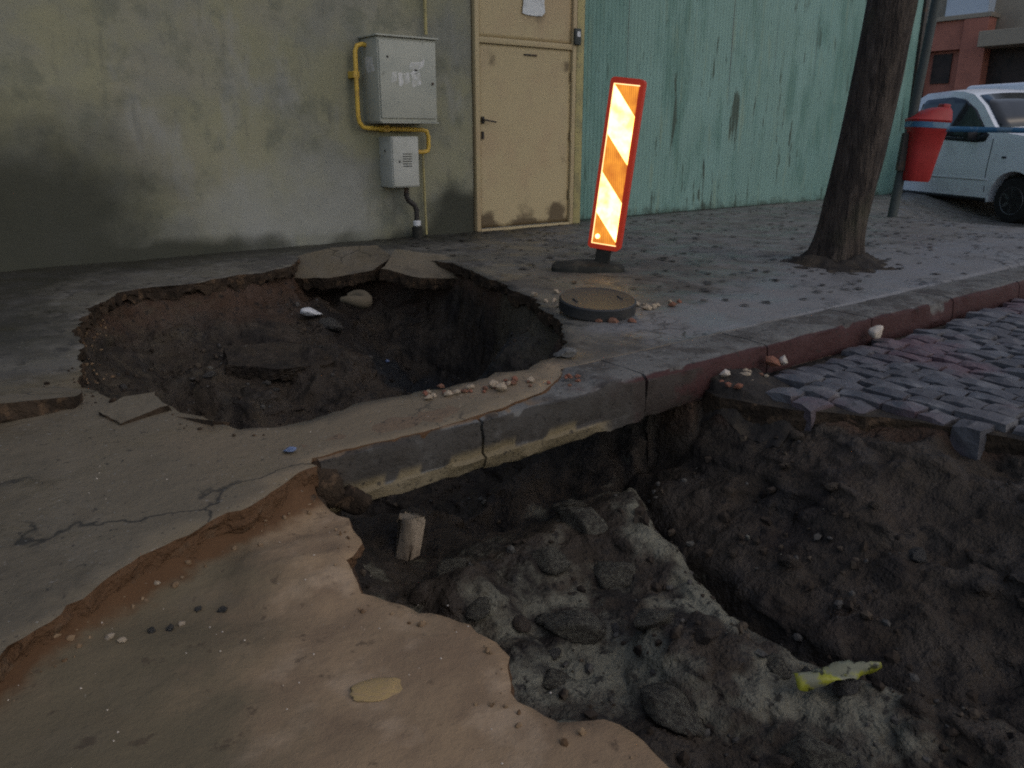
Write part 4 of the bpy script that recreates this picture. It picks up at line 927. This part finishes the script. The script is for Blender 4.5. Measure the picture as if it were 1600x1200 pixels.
for k in range(110):
    if k < 80: x_, y_ = q.uniform(0, .95), q.uniform(.95, 2.1)
    else: x_, y_ = q.uniform(.3, 3.0), q.uniform(2.35, 2.68)
    zz = zr1(x_, y_) if k < 80 else (.004 if y_ < 2.6 else .0)
    s_ = q.uniform(.0012, .0032)
    gm.add([(x_ + s_ * a, y_ + s_ * b, zz + s_ * c) for a, b, c in ((1, 0, 0), (-.6, .9, 0), (-.5, -.8, .1), (0, .1, 1.1))], [[0, 1, 2], [0, 1, 3], [1, 2, 3], [2, 0, 3]])
go2 = gm.build('grit', 'stone_white'); tag(go2, 'fine pale grit sprinkled over the sand and the kerb strip', 'grit', kind='stuff')
lm = MB(); q = random.Random(78)
for k in range(700):
    x_, y_ = q.uniform(3.8, 12), q.uniform(2.7, 7.3); zz = 0
    s_ = q.uniform(.015, .05); a = q.uniform(0, 6.3); c_, s2 = math.cos(a), math.sin(a)
    lm.add([(x_ + s_ * (u * c_ - v * s2 * .6), y_ + s_ * (u * s2 + v * c_ * .6), h_ * s_) for u, v, h_ in ((1, 0, .02), (0, 1, .15), (-1, 0, .04), (0, -1, .12))], [[0, 1, 2, 3]])
LV = np.array(lm.v); zz = z_side(LV[:, 0], LV[:, 1]); lm.v = [(a, b, c + z_ + .006) for (a, b, c), z_ in zip(lm.v, zz)]
lo = lm.build('fallen_leaves', 'dark_metal'); tag(lo, 'dark fallen leaves trodden into the wet pavement around the tree', 'leaves', kind='stuff')

# ------------------------------------------------------------------ tree
tree = empty('street_tree', (6.20, 3.63, 0)); tag(tree, 'leaning dark street tree trunk on the pavement in front of the green fence', 'tree')
lean = Vector((.125, -.115, 1))
lean = Vector((.058, -.062, 1))
n_, m_ = 40, 60; vs_ = []; 
for i in range(m_ + 1):
    z_ = -.05 + 3.9 * i / m_; c = lean * z_ + Vector((.02 * math.sin(z_ * 2), .02 * math.cos(z_ * 1.7), 0)); c.z = z_
    r_ = .185 * (1 - .01 * z_) + .05 * math.exp(-max(z_, 0) / .12)
    for k in range(n_):
        a = 2 * math.pi * k / n_
        fl = 1 + .30 * math.exp(-max(z_, 0) / .13) * math.cos(5 * a + .6) * .6 + .03 * math.cos(3 * a + z_)
        vs_.append((c.x + r_ * fl * math.cos(a), c.y + r_ * fl * math.sin(a), c.z))
V = np.array(vs_); nn = fbm(np.arctan2(V[:, 1], V[:, 0]) * 6, V[:, 2] * 2.2, 1.0, 4, 160) * .012
fs = [[i * n_ + k, i * n_ + (k + 1) % n_, (i + 1) * n_ + (k + 1) % n_, (i + 1) * n_ + k] for i in range(m_) for k in range(n_)]
V[:, 0] *= 1 + nn / .2 * .5; V[:, 1] *= 1 + nn / .2 * .5
MB().add(V.tolist(), fs).build('trunk', 'bark', tree, True)
q = random.Random(9); crown_pts = []
for k in range(7):
    a = R(360 / 7 * k + 15); b0 = lean * 3.6; b0 = Vector((b0.x, b0.y, 3.5 + .05 * k))
    pts = [b0]
    for j in range(5): pts.append(pts[-1] + Vector((math.cos(a + q.uniform(-.4, .4)) * .38, math.sin(a + q.uniform(-.4, .4)) * .38, .45)))
    MB().tube(pts, [.085, .07, .055, .042, .03, .015], 10).build('limb', 'bark', tree, 'auto'); crown_pts += pts[2:]
cm = MB()
for k in range(5200):
    c = q.choice(crown_pts); p = c + Vector((q.gauss(0, .42), q.gauss(0, .42), q.gauss(.1, .38))); s_ = q.uniform(.04, .075)
    a = Vector((q.uniform(-1, 1), q.uniform(-1, 1), q.uniform(-.5, .5))).normalized() * s_; b = a.orthogonal().normalized() * s_ * .5
    cm.add([p - a, p + b, p + a, p - b], [[0, 1, 2, 3]])
cm.build('crown', 'leaf', tree)
rb = MB()
A, B = np.meshgrid(np.linspace(-.6, .6, 40), np.linspace(-.6, .6, 40)); a_, b_ = A.ravel(), B.ravel()
rad = np.hypot(a_ + .0, b_ + .05); hz = .07 * sstep(.46, .2, rad + .10 * fbm(a_, b_, 4, 3, 170)) + fbm(a_, b_, 10, 3, 171) * .03 * sstep(.6, .4, rad) - .012
ii = np.arange(1600).reshape(40, 40)
mesh('root_mound', list(zip(a_, b_, hz)), np.stack([ii[:-1, :-1].ravel(), ii[:-1, 1:].ravel(), ii[1:, 1:].ravel(), ii[1:, :-1].ravel()], 1).tolist(), 'joint_dirt', tree, True)

# ------------------------------------------------------------------ pole with litter bin, tape
pole = MB().tube([(10.42, 5.42, -.15), (10.45, 5.41, .0), (10.62, 5.36, 2.0), (10.80, 5.31, 4.2)], [.075, .06, .055, .05], 16).build('street_pole', 'pole_grey', None, 'auto')
tag(pole, 'thin grey street pole at the far end of the green fence', 'pole')
bn = empty('litter_bin', (10.42, 5.39, .46), (R(0), R(3), R(-38))); tag(bn, 'bright red plastic litter bin with hooded lid hung on the pole', 'litter bin')
def loft(secs, n=24):
    mb = MB(); vs_ = []
    for (cx, cy, z_, rx, ry) in secs:
        for k in range(n):
            a = 2 * math.pi * k / n; c_, s_ = math.cos(a), math.sin(a)
            vs_.append((cx + rx * abs(c_) ** .6 * (1 if c_ > 0 else -1), cy + ry * abs(s_) ** .6 * (1 if s_ > 0 else -1), z_))
    m_ = len(secs); fs = [[i * n + k, i * n + (k + 1) % n, (i + 1) * n + (k + 1) % n, (i + 1) * n + k] for i in range(m_ - 1) for k in range(n)]
    fs += [list(range(n))[::-1], [(m_ - 1) * n + k for k in range(n)]]
    return mb.add(vs_, fs)
loft([(.22, 0, .04, .13, .11), (.22, 0, .0, .15, .13), (.22, 0, .03, .165, .14), (.23, 0, .35, .195, .165), (.24, 0, .62, .225, .19), (.24, 0, .64, .235, .20), (.24, 0, .67, .235, .20)]).build('bin_body', 'bin_red', bn, 'auto')
loft([(.24, 0, .725, .245, .205), (.24, 0, .75, .255, .215), (.26, 0, .77, .235, .20), (.32, 0, .86, .17, .16), (.37, 0, .90, .10, .12), (.39, 0, .91, .05, .09)]).build('lid', 'bin_red', bn, 'auto')
MB().box((.36, -.08, .84), (.46, .08, .95), .02).build('lid_knob', 'bin_red', bn, 'auto')
MB().box((.04, -.14, .668), (.42, .14, .727), .004).build('mouth_gap', 'black_trim', bn)
MB().box((-.04, -.04, .12), (.06, .04, .58), .006).build('bracket', 'dark_metal', bn)
tp = MB(); pts = []
for i in range(41):
    t = i / 40; P = Vector((10.55, 5.30, 1.10)).lerp(Vector((11.9, 1.6, 1.13)), t); P.z -= .05 * math.sin(math.pi * t); pts.append(P)
vs_ = []
for i, P in enumerate(pts):
    tw = .25 * math.sin(i * .5); vs_ += [P + Vector((.02 * tw, 0, .032)), P - Vector((.02 * tw, 0, .032))]
tp.add(vs_, [[2 * i, 2 * i + 1, 2 * i + 3, 2 * i + 2] for i in range(40)])
to = tp.build('barrier_tape', 'tape_blue', None, True); to.modifiers.new('t', 'SOLIDIFY').thickness = .002
tag(to, 'blue and white barrier tape stretched from the bin pole across the car', 'barrier tape')
tb = MB()
ringp = [(10.72 + 0, 5.22, 0)]
lp = []
for k in range(25):
    a = 2 * math.pi * k / 24; c_, s_ = math.cos(a), math.sin(a)
    lp.append((.24 + .242 * abs(c_) ** .6 * (1 if c_ > 0 else -1), .207 * abs(s_) ** .6 * (1 if s_ > 0 else -1)))
tb.add([p for (a, b) in lp for p in ((a, b, .655), (a, b, .725))], [[2 * i, 2 * i + 2, 2 * i + 3, 2 * i + 1] for i in range(24)])
tbo = tb.build('tape_wrap', 'tape_blue', None, True); tbo.matrix_world = Matrix.LocRotScale(bn.location, bn.rotation_euler, None)
tag(tbo, 'blue barrier tape wound round the red litter bin under its lid', 'barrier tape')

# ------------------------------------------------------------------ cars
def wheel(parent, loc, r_, wd):
    t_ = MB().lathe([(r_ * .62, -wd / 2), (r_ * .93, -wd / 2), (r_, -wd * .35), (r_, wd * .35), (r_ * .93, wd / 2), (r_ * .62, wd / 2)], 36, 'y').build('wheel', 'tyre', parent, 'auto', loc)
    MB().lathe([(r_ * .63, -wd * .42), (r_ * .60, -wd * .52), (r_ * .5, -wd * .40), (r_ * .18, -wd * .46), (r_ * .02, -wd * .5)], 30, 'y').build('rim', 'rim_metal', t_, 'auto')
    for k in range(6):
        a = R(60 * k); MB().box((-.03, -wd * .5, r_ * .15), (.03, -wd * .42, r_ * .55), .004).build('spoke', 'rim_metal', t_, False, None, (0, a, 0))
    return t_
def car(name, loc, heading, label, S=1.0):
    c = empty(name, loc, (0, 0, heading)); tag(c, label, 'car')
    WB = -2.95                                   # rear axle; front axle at x = 0, forward is +x
    def arch(cx, r_, n=14): return [(cx + r_ * math.cos(R(180 - 180 * k / n)), .36 + r_ * math.sin(R(180 - 180 * k / n))) for k in range(n + 1)]
    low = [(-4.1, .42)] + [(WB - .47, .36)] + arch(WB, .45) + [(WB + .47, .30), (-.47, .30)] + arch(0, .45) + [(.47, .36), (.85, .38)]
    upp = [(.95, .55), (.97, .85), (.90, 1.08), (.70, 1.20), (.1, 1.33), (-.42, 1.40), (-.55, 1.43), (-1.0, 1.83), (-1.30, 2.02), (-1.55, 2.08), (-1.9, 2.11), (-2.42, 2.09), (-2.56, 2.02), (-2.63, 1.40), (-2.66, 1.30), (-4.12, 1.30), (-4.18, 1.25), (-4.15, .6)]
    sil = low + upp
    def dens(p, st):
        out = []
        for i in range(len(p)):
            a, b = np.array(p[i]), np.array(p[(i + 1) % len(p)]); k = max(1, int(np.hypot(*(b - a)) / st))
            out += [tuple(a + (b - a) * j / k) for j in range(k)]
        return out
    def hw(x_, z_):                               # half width of the body at a point of the side view
        b = .90 + .035 * np.exp(-((z_ - .75) / .35) ** 2)
        b = b - np.maximum(0, z_ - 1.32) * .24 - .06 * sstep(.45, .97, x_) - .10 * sstep(.75, 1.0, x_) - .012 * np.exp(-((z_ - .62) / .03) ** 2)
        return b
    def side(poly, dy, st, inner=None):
        P = dens(poly, st); xs = [p[0] for p in P]; zs_ = [p[1] for p in P]
        gx_, gz_ = np.meshgrid(np.arange(min(xs), max(xs), st), np.arange(min(zs_), max(zs_), st)); gx_ = gx_.ravel(); gz_ = gz_.ravel()
        ok = sdist(gx_, gz_, P) > st * .45
        pts = P + list(zip(gx_[ok], gz_[ok])); r_ = delaunay_2d_cdt([Vector(p) for p in pts], [(i, (i + 1) % len(P)) for i in range(len(P))], [], 0, 1e-6)
        V2 = np.array([v[:] for v in r_[0]]); T2 = np.array(r_[2]); cc = V2[T2].mean(1); T2 = T2[inside(cc[:, 0], cc[:, 1], P)]
        y_ = hw(V2[:, 0], V2[:, 1]) + dy
        return [(v[0], -q_, v[1]) for v, q_ in zip(V2, y_)], T2.tolist(), P
    body = MB(); v1, t1, P = side(sil, 0, .09)
    body.add(v1, t1); body.add([(a, -b, z_) for a, b, z_ in v1], t1)
    # skin across the car
    n_ = len(P); ax = np.array([p[0] for p in P]); az = np.array([p[1] for p in P]); ay = hw(ax, az); K = 9
    vs_ = [(ax[i], -ay[i] + 2 * ay[i] * k / (K - 1), az[i] + (.045 * (1 - (2 * k / (K - 1) - 1) ** 2) if az[i] > 1.0 else 0)) for i in range(n_) for k in range(K)]
    fs = [[i * K + k, i * K + k + 1, ((i + 1) % n_) * K + k + 1, ((i + 1) % n_) * K + k] for i in range(n_) for k in range(K - 1)]
    body.add(vs_, fs)
    bo = body.build('body', 'car_white', c)
    bm = bmesh.new(); bm.from_mesh(bo.data); bmesh.ops.remove_doubles(bm, verts=bm.verts[:], dist=.002); bmesh.ops.recalc_face_normals(bm, faces=bm.faces[:])
    for f in bm.faces: f.smooth = True
    for e in bm.edges: e.smooth = e.calc_face_angle(0) < R(40)
    bm.to_mesh(bo.data); bm.free()
    def pane(name, poly, dy, m, mirror=True, parent=None):
        for s_ in ((1, -1) if mirror else (1,)):
            v_, t_, _ = side(poly, dy, .08); mb = MB().add([(a, b * s_, z_) for a, b, z_ in v_], t_); o = mb.build(name, m, parent or c, True)
            o.modifiers.new('t', 'SOLIDIFY').thickness = .004
    pane('side_window', [(-.72, 1.40), (-1.12, 1.77), (-1.45, 1.95), (-1.75, 2.0), (-2.36, 1.98), (-2.45, 1.90), (-2.47, 1.36), (-.9, 1.32)], .006, 'car_glass')
    pane('window_sill_trim', [(-.66, 1.37), (-.72, 1.395), (-.9, 1.315), (-2.47, 1.355), (-2.47, 1.325), (-.9, 1.24), (-.70, 1.26)], .007, 'black_trim')
    pane('rubbing_strip', [(-.5, .63), (-2.5, .63), (-2.5, .67), (-.5, .67)], .012, 'car_white')
    pane('sill_trim', [(-.50, .30), (-2.46, .30), (-2.46, .36), (-.50, .36)], .008, 'black_trim')
    for x_ in (-.56, -2.50): pane('door_seam', [(x_, .45), (x_ + .012, .45), (x_ + .012, 1.30), (x_, 1.30)], .003, 'black_trim')
    pane('side_repeater', [(-.30, 1.0), (-.22, 1.0), (-.22, 1.03), (-.30, 1.03)], .012, 'black_trim')
    for s_ in (-1, 1):
        MB().box((-2.36, s_ * .945 - .012, 1.12), (-2.18, s_ * .945 + .012, 1.155), .008).build('door_handle', 'car_white', c, 'auto')
        mo = MB().box((-.92, s_ * 1.05 - .09, 1.27), (-.80, s_ * 1.05 + .09, 1.42), .035).build('mirror', 'black_trim', c, 'auto')
        MB().box((.80, s_ * .66 - .13, .86), (.965, s_ * .66 + .13, 1.02), .04).build('headlight', 'lamp_clear', c, 'auto')
    # windscreen
    pr = [(-.58, 1.46), (-.78, 1.64), (-1.0, 1.835), (-1.26, 2.0)]
    vs_ = []
    for (x_, z_) in pr:
        y_ = float(hw(np.array([x_]), np.array([z_]))[()].item() if hasattr(hw(np.array([x_]), np.array([z_])), 'item') else hw(x_, z_)) - .07
        for k in range(9): vs_.append((x_ + .008, -y_ + 2 * y_ * k / 8, z_ + .012 + .045 * (1 - (2 * k / 8 - 1) ** 2)))
    fs = [[i * 9 + k, i * 9 + k + 1, (i + 1) * 9 + k + 1, (i + 1) * 9 + k] for i in range(3) for k in range(8)]
    MB().add(vs_, fs).build('windscreen', 'car_glass', c, True).modifiers.new('t', 'SOLIDIFY').thickness = .004
    MB().box((.86, -.45, .72), (.985, .45, .86), .02).build('grille', 'black_trim', c)
    MB().box((.75, -.80, .36), (1.02, .80, .60), .05).build('bumper', 'car_white', c, 'auto')
    MB().box((-4.0, -.78, .34), (.8, .78, .72)).build('underbody', 'black_trim', c)
    for x_ in (0, WB):
        for s_ in (-1, 1): wheel(c, (x_, s_ * .80, .355), .355, .22).rotation_euler = (0, 0, 0 if s_ < 0 else math.pi)
    cab.scale = (.955, 1, .95); mt_.scale = (.92, 1, .96)
    c.scale = (S * 1.12, S * 1.06, S * .98)
    return c
car('parked_car', (14.80, 4.90, -.31), math.atan2(-.87, -.48), 'white parked pickup car seen from its side behind the red litter bin', 1.0)

# second vehicle far behind: a box van
v2 = empty('box_van', (19.9, 6.6, -.34), (0, 0, math.atan2(-.87, -.48))); tag(v2, 'white van far behind the parked car, only its roof corner showing', 'van')
vb = MB(); prof_v = [(-2.6, .45), (1.9, .45), (2.0, .9), (1.9, 1.15), (1.35, 1.35), (.75, 2.25), (.5, 2.42), (-2.5, 2.46), (-2.65, 2.3)]
vs_ = []
for s_ in (-1, 1):
    for (x_, z_) in prof_v: vs_.append((x_, s_ * (.98 - max(0, z_ - 1.3) * .12), z_))
n_ = len(prof_v); fs = [list(range(n_)), [n_ + k for k in range(n_)][::-1]] + [[k, (k + 1) % n_, n_ + (k + 1) % n_, n_ + k] for k in range(n_)]
b_o = vb.add(vs_, fs).build('body', 'car_white', v2); bv = b_o.modifiers.new('b', 'BEVEL'); bv.width = .07; bv.segments = 3; bv.limit_method = 'ANGLE'; bv.angle_limit = R(25)
MB().prism([(1.33, 1.42), (.80, 2.18), (.82, 2.20), (1.36, 1.45)], 'y', -.78, .78).build('windscreen', 'car_glass', v2)
for s_ in (-1, 1): MB().prism([(1.15, 1.45), (.70, 2.12), (-.1, 2.14), (-.1, 1.45)], 'y', s_ * .955 - .012, s_ * .955 + .012).build('side_window', 'car_glass', v2)
for x_ in (1.2, -1.7):
    for s_ in (-1, 1): wheel(v2, (x_, s_ * .90, .34), .34, .2).rotation_euler = (0, 0, 0 if s_ < 0 else math.pi)

# ------------------------------------------------------------------ building across the side street
bd = empty('corner_building', (28, 0, -.34)); tag(bd, 'distant building with red pillar, beige ledge and dark openings behind the car', 'building')
MB().box((.6, 2, 0), (9, 30, 9)).build('wall', 'facade_beige', bd)
MB().box((0, 12.3, 0), (.5, 13.05, 4.86), .01).build('pillar', 'brick_paint', bd)
MB().box((-.02, 12.25, 4.865), (.62, 14.4, 5.0), .01).build('cap_ledge', 'facade_beige', bd)
MB().box((.10, 13.06, 4.0), (.5, 14.2, 4.86)).build('lintel', 'brick_paint', bd)
MB().box((.35, 13.06, 0), (.58, 14.2, 3.995)).build('side_panel', 'brick_paint', bd)
MB().box((.30, 13.4, 3.0), (.345, 14.0, 3.9)).build('shutter', 'facade_dark', bd)
MB().box((.02, 14.22, 0), (.56, 15.6, 4.86)).build('pier', 'facade_dark', bd)
MB().box((.42, 4, 0), (.595, 12.29, 3.9)).build('shop_opening', 'facade_dark', bd)
for k in range(5): MB().box((.38, 4.4 + k * 1.6, 0), (.418, 4.5 + k * 1.6, 3.9)).build('mullion', 'black_trim', bd)
MB().box((-.6, 3, 3.95), (.598, 12.28, 4.40), .02).build('canopy_slab', 'facade_beige', bd)
MB().box((.15, 12.45, 5.01), (.595, 13.75, 7.4)).build('pale_panel', 'facade_pale', bd)
for k in range(3):
    w_ = MB().box((.55, 5.0 + k * 2.4, 5.4), (.596, 6.3 + k * 2.4, 7.0)).build('window', 'car_glass', bd)
    MB().box((.45, 4.9 + k * 2.4, 5.3), (.597, 6.4 + k * 2.4, 5.395)).build('sill', 'facade_pale', w_)
